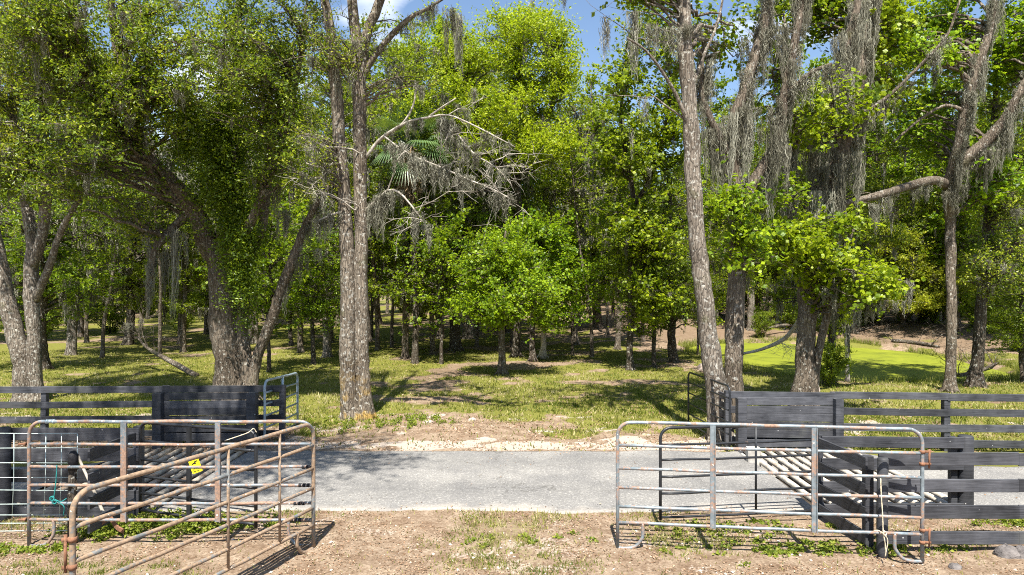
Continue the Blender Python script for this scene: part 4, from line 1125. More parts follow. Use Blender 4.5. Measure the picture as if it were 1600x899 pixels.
# --- pair of grey trunks at the left edge
D = 18.6; yb = HOR + F * (H + 0.1) / D
T = hero('oak_tree', 'pair of speckled grey oak trunks rising from one foot at the left edge', 48, D, 2, B_GREY, OAK, lsize=0.09, nleaf=15, ntwig=12, vb=0.5, cat='oak tree')
T.stem_px([(42, yb, 34.8), (36, 580, 31.3), (28, 540, 29.6), (16, 490, 29.6), (4, 440, 27.8), (-8, 370, 22.6), (-24, 290, 17.4), (-50, 180, 12.2), (-70, 60, 7.0)], D)
s1 = T.stem_px([(56, yb, 26.1), (54, 560, 22.6), (52, 500, 23.5), (48, 440, 22.6), (50, 380, 19.1), (42, 330, 17.4), (30, 260, 14.8), (22, 200, 12.2), (18, 110, 8.7), (10, 20, 6.1)], D)
T.stem_px([(50, 420, 13.9), (66, 370, 14.8, 18.4), (72, 300, 15.7, 18.3), (70, 220, 13.9, 18.2), (66, 150, 10.4, 18), (60, 60, 7.0, 18)], D, flare=False)
T.stem_px([(54, 470, 12.2), (76, 420, 11.3, 18.2), (92, 370, 9.6, 18), (112, 330, 7.8, 17.8), (140, 290, 5.2, 17.6)], D, flare=False)
T.crown_px([(40, 80, 110, 110, 18, 2.5, 90), (-60, 200, 90, 120, 17.5, 2, 40), (20, 250, 70, 60, 17.8, 1.5, 24), (110, 270, 50, 40, 17.6, 1.2, 12), (20, -80, 160, 90, 17, 2.5, 14)])
T.moss_auto(130, (0.3, 1.3), (0.10, 0.4)); T.moss_along(s1, 16, (0.4, 1.2), (0.2, 0.4), t0=0.45)
T.finish()

# --- twin trunk in the middle
D = 16.3; yb = HOR + F * (H + 0.1) / D
T = hero('oak_tree', 'tall twin trunk with yellow lichen at its foot, just beyond the road', 556, D, 3, B_MID, OAK, lsize=0.07, nleaf=9, ntwig=8, vb=0.62, cat='oak tree')
sA = T.stem_px([(548, yb, 31.0), (545, 600, 29.1), (543, 540, 27.3), (544, 470, 26.4), (543, 400, 25.6), (537, 300, 23.2), (531, 230, 22.4), (527, 170, 22.4), (521, 100, 18.9), (515, 40, 17.2), (500, -40, 13.8), (490, -160, 8.6), (480, -300, 5.2)], D)
sB = T.stem_px([(569, yb, 31.0), (567, 600, 26.4), (565, 540, 25.6), (564, 470, 24.6), (564, 400, 23.7), (563, 300, 22.4), (562, 200, 23.2), (561, 130, 24.9), (556, 60, 20.6), (550, 0, 17.2), (545, -100, 12.0), (548, -260, 6.9)], D)
sC = T.stem_px([(563, 120, 17.2), (572, 60, 15.5), (590, 10, 13.8), (612, -50, 10.3), (640, -130, 6.9), (650, -220, 4.3)], D, flare=False)
sD = T.stem_px([(564, 125, 10.3), (580, 95, 10.3), (604, 65, 9.5, 16.2), (622, 45, 8.6, 16.1), (645, 25, 6.9, 16), (668, 14, 5.2, 16), (705, -10, 3.4, 15.8)], D, flare=False)
sE = T.stem_px([(525, 110, 8.6), (540, 92, 10.3), (552, 84, 10.3), (562, 78, 10.3)], D, flare=False)
# bare pale limbs reaching right
dead = Tree('x', '', '', T.base, 31, B_DEAD, OAK, ntwig=5, twig=(0.25, 0.8))
dl = [dead.stem_px([(572, 246, 5.44), (590, 222, 5.44), (612, 205, 4.76, 16), (640, 190, 4.08, 15.8), (668, 184, 3.40, 15.6), (700, 180, 2.72, 15.4), (740, 196, 2.38, 15.2), (775, 214, 2.04, 15), (805, 230, 1.63, 15)], D, flare=False, bump=0.05, sides=8),
      dead.stem_px([(592, 220, 4.08), (622, 200, 3.40, 16.1), (640, 178, 3.40, 16), (648, 155, 2.72, 16), (650, 130, 2.04, 16)], D, flare=False, bump=0.05, sides=8),
      dead.stem_px([(668, 184, 3.40, 15.6), (690, 168, 2.72, 15.5), (712, 154, 2.04, 15.4)], D, flare=False, bump=0.05, sides=8),
      dead.stem_px([(570, 330, 5.44), (590, 312, 4.76, 16.1), (606, 298, 4.08, 16), (622, 300, 3.40, 15.9), (640, 318, 2.72, 15.8), (660, 345, 2.04, 15.7)], D, flare=False, bump=0.05, sides=8),
      dead.stem_px([(600, 213, 2.72, 16.1), (625, 232, 2.72, 15.9), (650, 246, 2.72, 15.7), (690, 262, 2.72, 15.5), (730, 280, 2.38, 15.3), (770, 296, 2.04, 15.2), (800, 312, 1.50, 15.2)], D, flare=False, bump=0.05, sides=8),
      dead.stem_px([(690, 182, 2.72, 15.5), (715, 210, 2.72, 15.4), (740, 240, 2.38, 15.3), (775, 262, 2.04, 15.2), (800, 290, 1.36, 15.2)], D, flare=False, bump=0.05, sides=8),
      dead.stem_px([(530, 250, 3.40), (505, 262, 2.72, 16), (478, 255, 2.04, 15.9)], D, flare=False, bump=0.05, sides=8),
      dead.stem_px([(540, 330, 4.08), (520, 335, 3.40, 16), (497, 345, 2.04, 15.9)], D, flare=False, bump=0.05, sides=8)]
for t in [(720, 250), (760, 240), (790, 260), (740, 290), (700, 300), (780, 300), (815, 270), (640, 340), (655, 330), (630, 360), (690, 230), (820, 240), (760, 210), (730, 170), (620, 250), (480, 280), (500, 300), (510, 230), (745, 225), (800, 320), (770, 325)]:
    dead.branch(at(t[0], t[1], 15.4 + dead.rng.uniform(-.4, .4)), rmax=0.02, leafy=False, dead=True, arch=0.02)
T.nodes = np.vstack([T.nodes]); 
T.crown_px([(500, 60, 60, 70, 15.8, 1.2, 26), (480, 250, 40, 60, 15.8, 0.9, 20), (540, -120, 220, 110, 16, 2.5, 70), (720, -330, 150, 45, 12.2, 1.3, 18), (600, -380, 120, 60, 13.5, 1.4, 12), (600, 60, 60, 50, 16.4, 1, 8), (640, 130, 60, 30, 16, 1, 8)])  # the two highest blobs are added out of view to dapple the floor
for P_, n_, l_, w_ in ((dl[0], 10, (0.3, 1.1), (0.2, 0.4)), (dl[4], 22, (0.4, 1.3), (0.25, 0.6)), (dl[3], 16, (0.5, 1.4), (0.2, 0.5)), (dl[5], 20, (0.3, 1.2), (0.2, 0.5)), (dl[7], 6, (0.4, 1.1), (0.2, 0.35)), (sD, 10, (0.2, 0.9), (0.1, 0.3))):
    T.moss_along(P_, n_, l_, w_)
T.anch = T.anch + dead.anch
T.moss_auto(120, (0.3, 1.2), (0.12, 0.4)); 
moss_strands(T.ms, np.array([at(700, 15, 15.9), at(716, 25, 15.9), at(665, 22, 16), at(590, 70, 16.2), at(655, 345, 15.8), at(668, 352, 15.8), at(742, 140, 15.8)]), np.array([1.6, 1.9, .6, .6, 1.0, .8, 0.7]), np.array([.35, .4, .3, .2, .35, .3, .2]), T.rng, 60)
root = T.finish()
dead.wood.build('bare_limb', B_DEAD, root, T.base, True)

# --- leaning trunk on the right
D = 14.0; yb = HOR + F * (H + 0.08) / D
T = hero('sweetgum_tree', 'tall leaning grey trunk rising behind the thin black gate', 1122, D, 4, B_GREY, GUM, lsize=0.10, kind='gum', nleaf=12, ntwig=9, vb=0.55)
s1 = T.stem_px([(1126, yb, 40), (1120, 620, 38), (1112, 560, 35), (1103, 500, 33), (1096, 440, 31), (1090, 380, 30), (1086, 320, 29), (1082, 250, 29), (1078, 180, 28), (1073, 100, 26), (1069, 30, 24), (1064, -60, 20), (1060, -180, 14), (1056, -300, 8)], D)
T.stem_px([(1080, 210, 7), (1062, 160, 6, 13.8), (1040, 120, 5, 13.6), (1010, 80, 4, 13.4), (980, 60, 3, 13.2)], D, flare=False)
T.stem_px([(1076, 150, 6), (1098, 90, 5, 14.4), (1120, 40, 4, 14.6), (1135, -30, 3, 14.8)], D, flare=False)
T.crown_px([(975, 25, 60, 26, 14.2, 1.1, 11), (1020, 110, 30, 20, 15.0, 0.5, 3), (1130, 70, 40, 60, 16.0, .8, 12), (1040, -130, 140, 60, 15, 2, 24), (930, -400, 120, 50, 12.4, 1.3, 16), (1060, -330, 90, 50, 13.5, 1.3, 10)], dens=0.8)  # last two blobs are unseen foliage, added to cast dapples beyond the road
T.moss_px([(950, 28, 110, 16, 13.4), (990, 20, 135, 18, 13.4), (1020, 40, 70, 26, 13.5), (1045, 45, 90, 34, 13.6), (960, 150, 0.5, 3, 13.4), (878, -30, 75, 12, 13.2), (830, -30, 70, 12, 13.2), (812, -20, 40, 10, 13.2), (1084, 40, 70, 30, 13.8)])
T.moss_along(s1, 6, (0.5, 1.3), (0.3, 0.45), t0=0.60, t1=0.85)
T.moss_auto(24, (0.3, 1.0), (0.1, 0.35))
T.finish()

# --- mossy trunk right behind it
D = 15.2; yb = HOR + F * (H + 0.08) / D
T = hero('mossy_sweetgum', 'straight dark trunk draped in broad grey moss just right of the leaning trunk', 1147, D, 5, B_OAK, GUM, lsize=0.10, kind='gum', nleaf=13, ntwig=9, vb=0.55)
s1 = T.stem_px([(1147, yb, 38), (1147, 600, 33), (1148, 540, 32), (1150, 470, 32), (1152, 400, 31), (1150, 330, 29), (1148, 260, 26), (1146, 200, 22), (1160, 150, 19), (1175, 100, 18), (1190, 50, 17), (1200, 0, 15), (1212, -90, 10), (1220, -200, 6)], D)
s2 = T.stem_px([(1148, 290, 16), (1130, 230, 14, 15), (1108, 180, 10, 14.8), (1096, 130, 8, 14.8), (1100, 60, 6, 14.8)], D, flare=False)
s3 = T.stem_px([(1151, 340, 18), (1180, 280, 16, 15.3), (1215, 220, 14, 15.3), (1226, 150, 14, 15.3), (1240, 80, 13, 15.3), (1252, 0, 12, 15.3), (1262, -100, 8, 15.3)], D, flare=False)
s4 = T.stem_px([(1226, 150, 9, 15.3), (1245, 132, 8, 15.1), (1270, 112, 7, 14.9), (1300, 100, 5, 14.8)], D, flare=False)
T.crown_px([(1150, 330, 46, 50, 14.6, 0.6, 20), (1220, 300, 40, 30, 16.4, 0.5, 8), (1190, 400, 50, 30, 14.6, 0.5, 8), (1180, -130, 130, 70, 16, 2, 24), (1190, 120, 60, 70, 17.4, .6, 12)])
T.moss_along(s1, 34, (0.6, 2.0), (0.25, 0.5), t0=0.55, t1=0.95, dens=60); T.moss_along(s2, 16, (0.8, 2.4), (0.3, 0.6), dens=60)
T.moss_along(s3, 30, (0.6, 2.0), (0.22, 0.45), dens=60, t0=0.15); T.moss_along(s4, 10, (0.3, 0.9), (0.3, 0.4))
T.moss_px([(1120, 195, 130, 44, 15), (1150, 180, 170, 50, 15), (1180, 170, 150, 50, 15), (1205, 200, 150, 36, 15), (1165, 430, 70, 20, 15), (1225, 230, 110, 26, 15), (1180, 60, 120, 34, 15.2), (1225, 40, 120, 34, 15.2)], dens=70)
T.moss_auto(36, (0.3, 1.3), (0.12, 0.4))
T.finish()

# --- forked moss-hung tree by the fence
D = 17.5; yb = HOR + F * (H + 0.08) / D
T = hero('forked_sweetgum', 'forked brown trunk under the thickest curtains of moss, above the right panel', 1258, D, 6, B_OAK, GUM, lsize=0.11, kind='gum', nleaf=14, ntwig=10, vb=0.66)
s1 = T.stem_px([(1258, yb, 40), (1256, 600, 36), (1258, 540, 32), (1262, 480, 32), (1264, 420, 34), (1274, 360, 30), (1292, 300, 30), (1312, 240, 29), (1328, 185, 27), (1342, 130, 22), (1350, 60, 18), (1362, -20, 14), (1375, -120, 9)], D)
s2 = T.stem_px([(1270, yb - 3, 18), (1276, 570, 14, 17.4), (1286, 520, 13, 17.3), (1298, 470, 14, 17.2), (1306, 430, 13, 17.2), (1318, 390, 10, 17), (1338, 350, 6, 17)], D)
s3 = T.stem_px([(1264, 420, 20), (1240, 370, 18, 17.4), (1232, 300, 17, 17.4), (1236, 220, 15, 17.3), (1228, 140, 12, 17.2), (1230, 60, 9, 17)], D, flare=False)
s4 = T.stem_px([(1312, 240, 16), (1300, 180, 16, 17.3), (1310, 110, 16, 17.1), (1330, 50, 14, 17), (1345, -20, 10, 17)], D, flare=False)
s5 = T.stem_px([(1330, 180, 8, 17.5), (1365, 168, 6, 17.2), (1400, 140, 5, 17), (1440, 100, 5, 16.8), (1480, 55, 4, 16.6), (1500, 0, 3, 16.4)], D, flare=False)
T.crown_px([(1210, 372, 44, 30, 16.2, 0.6, 10), (1262, 380, 56, 40, 16.2, 0.8, 19), (1350, 440, 50, 34, 16.2, 0.7, 20), (1295, 160, 80, 50, 16.4, 0.9, 15), (1400, 120, 60, 60, 18.8, 1, 26), (1330, -130, 170, 70, 18, 2, 30), (1330, 340, 30, 16, 16.6, .5, 5), (1250, 205, 40, 30, 16.4, .6, 4), (1370, 30, 60, 40, 18.6, 1, 22), (1280, 30, 50, 50, 18.8, 1, 20), (1200, 20, 60, 40, 19.2, 1, 12)])
T.moss_along(s1, 46, (0.7, 2.4), (0.28, 0.55), t0=0.38, t1=0.97, dens=60); T.moss_along(s3, 24, (0.8, 2.2), (0.3, 0.6), dens=60, t0=0.2)
T.moss_along(s4, 30, (0.7, 2.3), (0.28, 0.55), dens=60); T.moss_along(s5, 12, (0.4, 1.2), (0.3, 0.5))
T.moss_px([(1300, 130, 110, 40, 17), (1320, 60, 130, 44, 17), (1325, 120, 130, 40, 17), (1290, 300, 160, 44, 17), (1310, 260, 170, 46, 17), (1330, 240, 120, 34, 17), (1268, 240, 180, 36, 17.2), (1210, 445, 40, 14, 16.6), (1312, 436, 70, 34, 16.8), (1345, 480, 58, 20, 16.4), (1360, 478, 52, 18, 16.4), (1335, 475, 60, 12, 16.4), (1300, 450, 80, 26, 16.6), (1372, 470, 70, 22, 16.6), (1420, 440, 80, 18, 17), (1405, 470, 50, 16, 17), (1385, 310, 100, 10, 17), (1370, 320, 60, 20, 17)], dens=70)
T.moss_auto(40, (0.3, 1.3), (0.12, 0.4))
T.finish()

# --- tree with the great side limb, right
D = 20.5; yb = HOR + F * (H + 0.1) / D
T = hero('limbed_sweetgum', 'slim dark trunk by the pond carrying a huge mossy sideways limb', 1485, D, 7, B_OAK, GUM, lsize=0.115, kind='gum', nleaf=13, ntwig=10, vb=0.62)
s1 = T.stem_px([(1484, yb, 20), (1486, 560, 17), (1487, 500, 17), (1486, 440, 17), (1485, 390, 18), (1484, 340, 18), (1482, 300, 20, 20), (1490, 262, 22, 19.6), (1502, 215, 21, 19.3), (1512, 160, 19, 19.1), (1525, 110, 17, 19), (1542, 60, 13, 19), (1555, 0, 9, 19), (1565, -90, 6, 19)], D)
limb = T.stem_px([(1482, 290, 16, 20), (1460, 282, 14, 19.2), (1430, 288, 13, 18.7), (1400, 297, 12, 18.3), (1370, 306, 11, 18), (1345, 312, 10, 17.7), (1320, 318, 8, 17.5), (1298, 326, 6, 17.3)], D, flare=False, bump=0.3)
s3 = T.stem_px([(1490, 270, 18, 19.8), (1515, 245, 18, 19.6), (1545, 218, 17, 19.4), (1568, 190, 15, 19.2), (1590, 150, 12, 19), (1620, 90, 9, 19), (1650, 10, 6, 19)], D, flare=False)
s4 = T.stem_px([(1396, 222, 3, 19), (1440, 185, 4, 19.2), (1478, 165, 5, 19.2), (1510, 175, 6, 19.1)], D, flare=False)
T.crown_px([(1480, 60, 90, 80, 21.6, 1.2, 56), (1585, 70, 60, 90, 21.2, 1.4, 50), (1440, 190, 60, 60, 21.5, 1.2, 26), (1570, 290, 50, 50, 20.6, 1.2, 24), (1410, 70, 60, 60, 21, 1.2, 18), (1500, -120, 180, 90, 20.5, 2.0, 34), (1430, 60, 40, 40, 18.4, .7, 9)])
T.moss_along(s1, 40, (0.6, 1.8), (0.3, 0.55), t0=0.50, t1=0.97, dens=60); T.moss_along(s3, 26, (0.6, 2.0), (0.3, 0.55), dens=60); T.moss_along(limb, 10, (0.3, 0.9), (0.25, 0.5), t1=0.6)
T.moss_px([(1500, 290, 60, 26, 19.6), (1488, 300, 80, 24, 19.6), (1545, 235, 70, 22, 19.2), (1575, 200, 80, 24, 19.2), (1410, 40, 60, 26, 18.6), (1450, 110, 70, 24, 18.8)], dens=60)
T.moss_auto(50, (0.3, 1.2), (0.12, 0.4))
T.finish()

# --- yellow-green small-leaved tree over the pond (right back) and dark trunk
D = 21.5
T = hero('dark_oak', 'dark straight trunk standing right of the limbed tree at the pond', 1526, D, 8, B_DARK, OAK, lsize=0.09, nleaf=10, ntwig=9, vb=0.6, cat='oak tree')
T.stem_px([(1524, HOR + F * 3.3 / D, 24), (1528, 560, 20), (1532, 500, 19), (1538, 440, 19), (1544, 380, 18), (1546, 320, 15), (1550, 240, 12), (1556, 140, 8), (1560, 40, 5)], D)
T.stem_px([(1534, 450, 10), (1560, 410, 9, 21), (1600, 370, 8, 20.6), (1650, 320, 6, 20)], D, flare=False)
T.crown_px([(1560, 420, 60, 50, 20.5, 1.5, 34), (1580, 330, 60, 60, 20.5, 1.5, 34), (1560, 200, 70, 90, 21, 1.6, 34)])
T.moss_auto(40, (0.3, 1.1), (0.12, 0.4)); T.finish()

D = 24.5
T = hero('bald_cypress', 'feathery yellow-green tree overhanging the duckweed pond', 1440, 40.5, 9, B_DARK, YEL, lsize=0.13, nleaf=18, ntwig=12, vb=0.5)
T.base = np.array([(1415 - 800) * 40.5 / F, 41.0, float(gz(615 * 40.5 / F, 41.0))])
T.stem_px([(1410, 525, 9), (1412, 470, 9), (1416, 400, 8), (1420, 330, 7), (1425, 260, 5), (1430, 190, 3)], 41.0)
T.stem_px([(1412, 500, 6), (1440, 450, 6), (1470, 410, 5), (1500, 380, 3)], 40.0, flare=False)
T.crown_px([(1430, 400, 80, 60, 39.5, 3, 80), (1400, 330, 70, 70, 40, 3, 60), (1480, 450, 70, 30, 38.5, 2, 40), (1430, 470, 60, 18, 38.5, 2, 26), (1500, 340, 60, 60, 40, 3, 44)])
T.moss_auto(60, (0.6, 1.8), (0.2, 0.6), sw=0.03); T.finish()

# --- tall spring-green tree in the middle distance
D = 31
T = hero('spring_green_elm', 'tall bright yellow-green tree rising against the sky in the middle', 812, D, 10, B_DARK, NEW, lsize=0.14, nleaf=15, ntwig=11, twig=(0.5, 1.1), vb=0.55, cat='elm tree')
T.stem_px([(806, HOR + F * 3.3 / D, 15), (808, 500, 13), (806, 430, 12), (812, 350, 11), (808, 270, 10), (815, 190, 8), (812, 110, 6), (815, 40, 4)], D)
T.stem_px([(808, 300, 7), (770, 230, 6, 30.5), (735, 170, 5, 30), (720, 100, 4, 30)], D, flare=False)
T.stem_px([(812, 260, 7), (850, 200, 6, 30.5), (870, 130, 5, 30), (875, 80, 3, 30)], D, flare=False)
T.crown_px([(825, 40, 60, 44, 30, 2.6, 54), (770, 60, 50, 40, 30, 2, 26), (790, 150, 110, 70, 30, 3.2, 110), (850, 225, 60, 34, 29, 2, 50), (680, 160, 80, 50, 28.5, 1.8, 44), (878, 90, 34, 70, 30, 2, 36), (720, 220, 80, 40, 29, 2, 44), (720, 90, 50, 60, 30, 2, 34), (640, 110, 50, 50, 31, 2, 16), (660, 40, 60, 40, 31, 2, 12)], arch=0.05, rmax=0.05)
T.moss_auto(70, (0.5, 2.2), (0.2, 0.5), sw=0.028); T.finish()

# --- tall airy tree right of it
D = 25.7
T = hero('airy_sweetgum', 'thin dark trunk with an airy crown left of the leaning trunk', 985, D, 12, B_DARK, GUM, lsize=0.115, kind='gum', nleaf=12, ntwig=9, twig=(0.4, 1.0), vb=0.5)
T.stem_px([(985, HOR + F * 3.3 / D, 13), (984, 540, 11), (986, 470, 11), (985, 400, 10), (990, 320, 9), (980, 250, 8), (970, 190, 6), (975, 120, 4)], D)
T.stem_px([(986, 330, 7), (1020, 270, 6, 25.3), (1040, 200, 5, 25), (1050, 130, 4, 25)], D, flare=False)
T.stem_px([(982, 280, 6), (950, 240, 5, 25.4), (925, 200, 4, 25.2)], D, flare=False)
T.crown_px([(1030, 210, 60, 100, 25, 2, 64), (960, 220, 60, 60, 25.2, 2, 30), (1020, 370, 60, 60, 25, 1.8, 50), (960, 350, 40, 60, 25.4, 1.6, 20), (985, 110, 60, 50, 25.4, 2, 20), (1040, 50, 60, 50, 25.4, 2, 22), (1030, 465, 44, 40, 24.6, 1.2, 24), (1000, 60, 50, 40, 25, 1, 12)], rmax=0.04)
T.moss_auto(60, (0.4, 1.5), (0.15, 0.4), sw=0.022); T.finish()

# --- young bright tree in the glade
D = 24.4
T = hero('young_sweetgum', 'young bright sweetgum with a rounded low crown alone in the glade', 785, D, 13, B_OAK, GUM, lsize=0.086, kind='gum', nleaf=19, ntwig=11, twig=(0.35, 0.95), vb=0.6)
T.stem_px([(785, HOR + F * 3.25 / D, 15), (784, 550, 13), (784, 500, 12), (786, 450, 9), (788, 400, 6), (790, 360, 3)], D)
T.crown_px([(780, 455, 85, 45, 24, 1.9, 60), (760, 490, 60, 24, 23.8, 1.6, 26), (800, 390, 45, 45, 24, 1.4, 30), (735, 420, 30, 40, 24, 1.2, 12), (845, 470, 40, 30, 23.6, 1.2, 14)], rmax=0.03)
T.finish()
T = hero('young_sweetgum', 'second young sweetgum just right of and behind the glade tree', 832, 28.9, 14, B_DARK, GUM, lsize=0.11, kind='gum', nleaf=14, ntwig=11, twig=(0.35, 1.0), vb=0.55)
T.stem_px([(832, HOR + F * 3.25 / 28.9, 11), (832, 500, 9), (834, 430, 7), (838, 370, 4)], 28.9)
T.crown_px([(865, 440, 50, 70, 28.5, 1.8, 50), (840, 365, 60, 40, 28.5, 1.8, 34), (880, 490, 40, 24, 28.5, 1.4, 12)], rmax=0.03); T.finish()

# --- cabbage palm
T = hero('cabbage_palm', 'cabbage palm with a shaggy round head half hidden behind the twin trunk', 640, 27.5, 15, B_DARK, PALM, cat='palm tree')
T.stem_px([(648, HOR + F * 3.3 / 27.5, 12), (650, 480, 10), (646, 380, 10), (642, 300, 11), (640, 235, 12)], 27.5)
c0 = at(640, 228, 27.5)
for k in range(44):
    az = T.rng.uniform(0, 2 * np.pi); el = T.rng.uniform(-0.9, 1.3); d = np.array([np.cos(az) * np.cos(el), np.sin(az) * np.cos(el), np.sin(el)])
    Lp = T.rng.uniform(0.9, 1.3); tip = c0 + d * Lp; twigs_mesh(T.lf, np.array([c0]), np.array([tip]), 0.02, T.rng)
    sd = nrm(np.cross(d, [0, 0, 1.0])); upv = np.cross(sd, d)
    nb = 26; th = np.linspace(-1.9, 1.9, nb); Lb = 0.95 * (1 - 0.2 * np.abs(th) / 1.9)
    bd = d * np.cos(th)[:, None] + sd * np.sin(th)[:, None]; mid = tip + bd * (Lb * 0.55)[:, None]; end = tip + bd * Lb[:, None]; end[:, 2] -= 0.35 * Lb
    wv = upv * 0.0 + np.cross(bd, upv) * 0.022
    V = np.stack([tip + 0 * bd, mid + wv, end, mid - wv], 1).reshape(-1, 3)
    T.lf.add(V, np.arange(nb * 4).reshape(-1, 4), qa=np.clip(T.rng.uniform(0.2, 0.9) + 0 * th, 0.01, 1))
T.hasleaf = True
sk = MB()
for k in range(260):
    az = T.rng.uniform(0, 2 * np.pi); z = c0[2] - T.rng.uniform(0.1, 2.0); p = np.array([c0[0] + .15 * np.cos(az), c0[1] + .15 * np.sin(az), z])
    leaves(sk, p + T.rng.normal(size=(6, 3)) * 0.12, 0.5, T.rng, 0.08, up=0, droop=2.5, vb=0.5)
r = T.finish(); sk.build('dead_fronds', plain_mat('dead_frond', (0.12, 0.08, 0.045), (0.30, 0.22, 0.13), 5), r, T.base)

# --- thin birch-like stem carrying moss near the pond
T = hero('thin_snag', 'thin tan leaning-free snag draped with one moss tuft at the pond edge', 1322, 22.8, 16, B_DEAD, OAK, cat='dead tree')
T.stem_px([(1324, HOR + F * 3.3 / 22.8, 8), (1323, 540, 7), (1320, 490, 7), (1318, 450, 6), (1322, 420, 4)], 22.8, sides=10)
br = T.stem_px([(1318, 440, 4), (1300, 442, 3), (1325, 432, 3)], 22.6, flare=False, sides=6)
T.moss_px([(1318, 432, 85, 26, 22.5), (1306, 438, 60, 22, 22.5), (1328, 430, 60, 16, 22.5)]); T.finish()
# pale broken stump in the glade
T = hero('broken_stump', 'short pale broken stump between the two young sweetgums', 848, 30.2, 17, B_DEAD, OAK, cat='tree stump')
T.stem_px([(848, HOR + F * 3.25 / 30.2, 11), (849, 540, 9), (849, 518, 8), (851, 512, 3)], 30.2, sides=12); T.finish()

# --- copied trees -------------------------------------------------
def proto(name, label, cat, seed, bark, leafm, h, tr, crown, n, lsize, kind='oak', nleaf=14, ntwig=10, moss=0, multi=1, lean=0.3, vb=0.5, twig=(0.4, 1.0)):
    T = Tree(name, label, cat, (0, 0, 0), seed, bark, leafm, lsize, kind, nleaf, ntwig, twig, vb, sides=12)
    for k in range(multi):
        rg = T.rng; dx, dy = rg.uniform(-lean, lean, 2) * h * 0.12 * (1 if multi == 1 else 2.2)
        pts = []
        for i_, u in enumerate(np.linspace(0, 1, 7)):
            pts.append((dx * u ** 1.3 + rg.uniform(-.12, .12) * (u > 0) + 0.15 * k, dy * u ** 1.3 + rg.uniform(-.12, .12) * (u > 0), -0.1 + (h * 0.93 + 0.1) * u, tr * (1 - 0.85 * u) + 0.012))
        T.stem(pts)
    for c in crown:
        T.crown(c[:3], c[3:6], int(c[6]), rmax=tr * 0.5)
    if moss: T.moss_auto(int(moss * 1.9), (0.6, 2.4), (0.2, 0.6), zmin=1.6, dens=20, sw=0.045)
    return T.finish()

P_A = proto('slim_oak', 'x', 'tree', 101, B_OAK, DEEP, 14, 0.17, [(0, 0, 9.0, 3.3, 3.3, 5.4, 105), (0, 0, 4.4, 2.2, 2.2, 2.2, 26)], 0, 0.15, nleaf=14, moss=60)
P_B = proto('spreading_oak', 'x', 'tree', 102, B_DARK, DEEP, 13, 0.28, [(0, 0, 8.0, 4.8, 4.8, 5.2, 150), (0, 0, 3.6, 4.2, 4.2, 1.6, 40)], 0, 0.15, nleaf=14, moss=90, multi=2)
P_C = proto('sapling', 'x', 'tree', 103, B_DARK, GUM, 6.5, 0.08, [(0, 0, 4.2, 2.3, 2.3, 2.7, 70)], 0, 0.115, kind='gum', nleaf=11, vb=0.5)
P_D = proto('holly_tree', 'x', 'tree', 104, B_DARK, DEEP, 7, 0.12, [(0, 0, 4.2, 2.4, 2.4, 3.1, 95)], 0, 0.115, nleaf=17, vb=0.38)
P_E = proto('tall_gum', 'x', 'tree', 105, B_OAK, GUM, 17, 0.2, [(0, 0, 10.2, 3.8, 3.8, 7.0, 150), (0, 0, 4.5, 2.8, 2.8, 2.4, 24)], 0, 0.17, kind='gum', nleaf=10, moss=50, vb=0.5)
P_F = proto('leafy_shrub', 'x', 'shrub', 106, B_DARK, DEEP, 2.8, 0.035, [(0, 0, 1.7, 1.5, 1.5, 1.5, 56)], 0, 0.13, nleaf=16, multi=3, vb=0.5, twig=(0.25, 0.6))
P_G = proto('tall_oak', 'x', 'tree', 107, B_GREY, OAK, 16, 0.22, [(0, 0, 10.5, 4.4, 4.4, 5.8, 140), (0, 0, 4.6, 3.4, 3.4, 2.2, 30)], 0, 0.15, nleaf=15, moss=110, multi=2, vb=0.55)
P_H = proto('moss_hung_pole', 'x', 'tree', 108, B_OAK, DEEP, 12, 0.10, [(0, 0, 8.6, 1.6, 1.6, 3.6, 46)], 0, 0.15, nleaf=9, ntwig=7, moss=60, lean=0.9)
used = set()
def place(P, x, y, s=1.0, label=None, group=None, rz=None, cat=None):
    z = float(gz(x, y)); rz = R.uniform(0, 2 * math.pi) if rz is None else rz
    sc = s if hasattr(s, '__len__') else (s, s, s * R.uniform(0.93, 1.07))
    if P.name not in used:
        used.add(P.name); P.location = (x, y, z); P.rotation_euler = (0, 0, rz); P.scale = sc; tag(P, label, cat, group); return P
    return copy_thing(P, (x, y, z), rz, sc, label, group, cat)
def place_px(P, px, D, s, label, group=None, rz=None): return place(P, (px - 800) * D / F, D, s, label, group, rz)

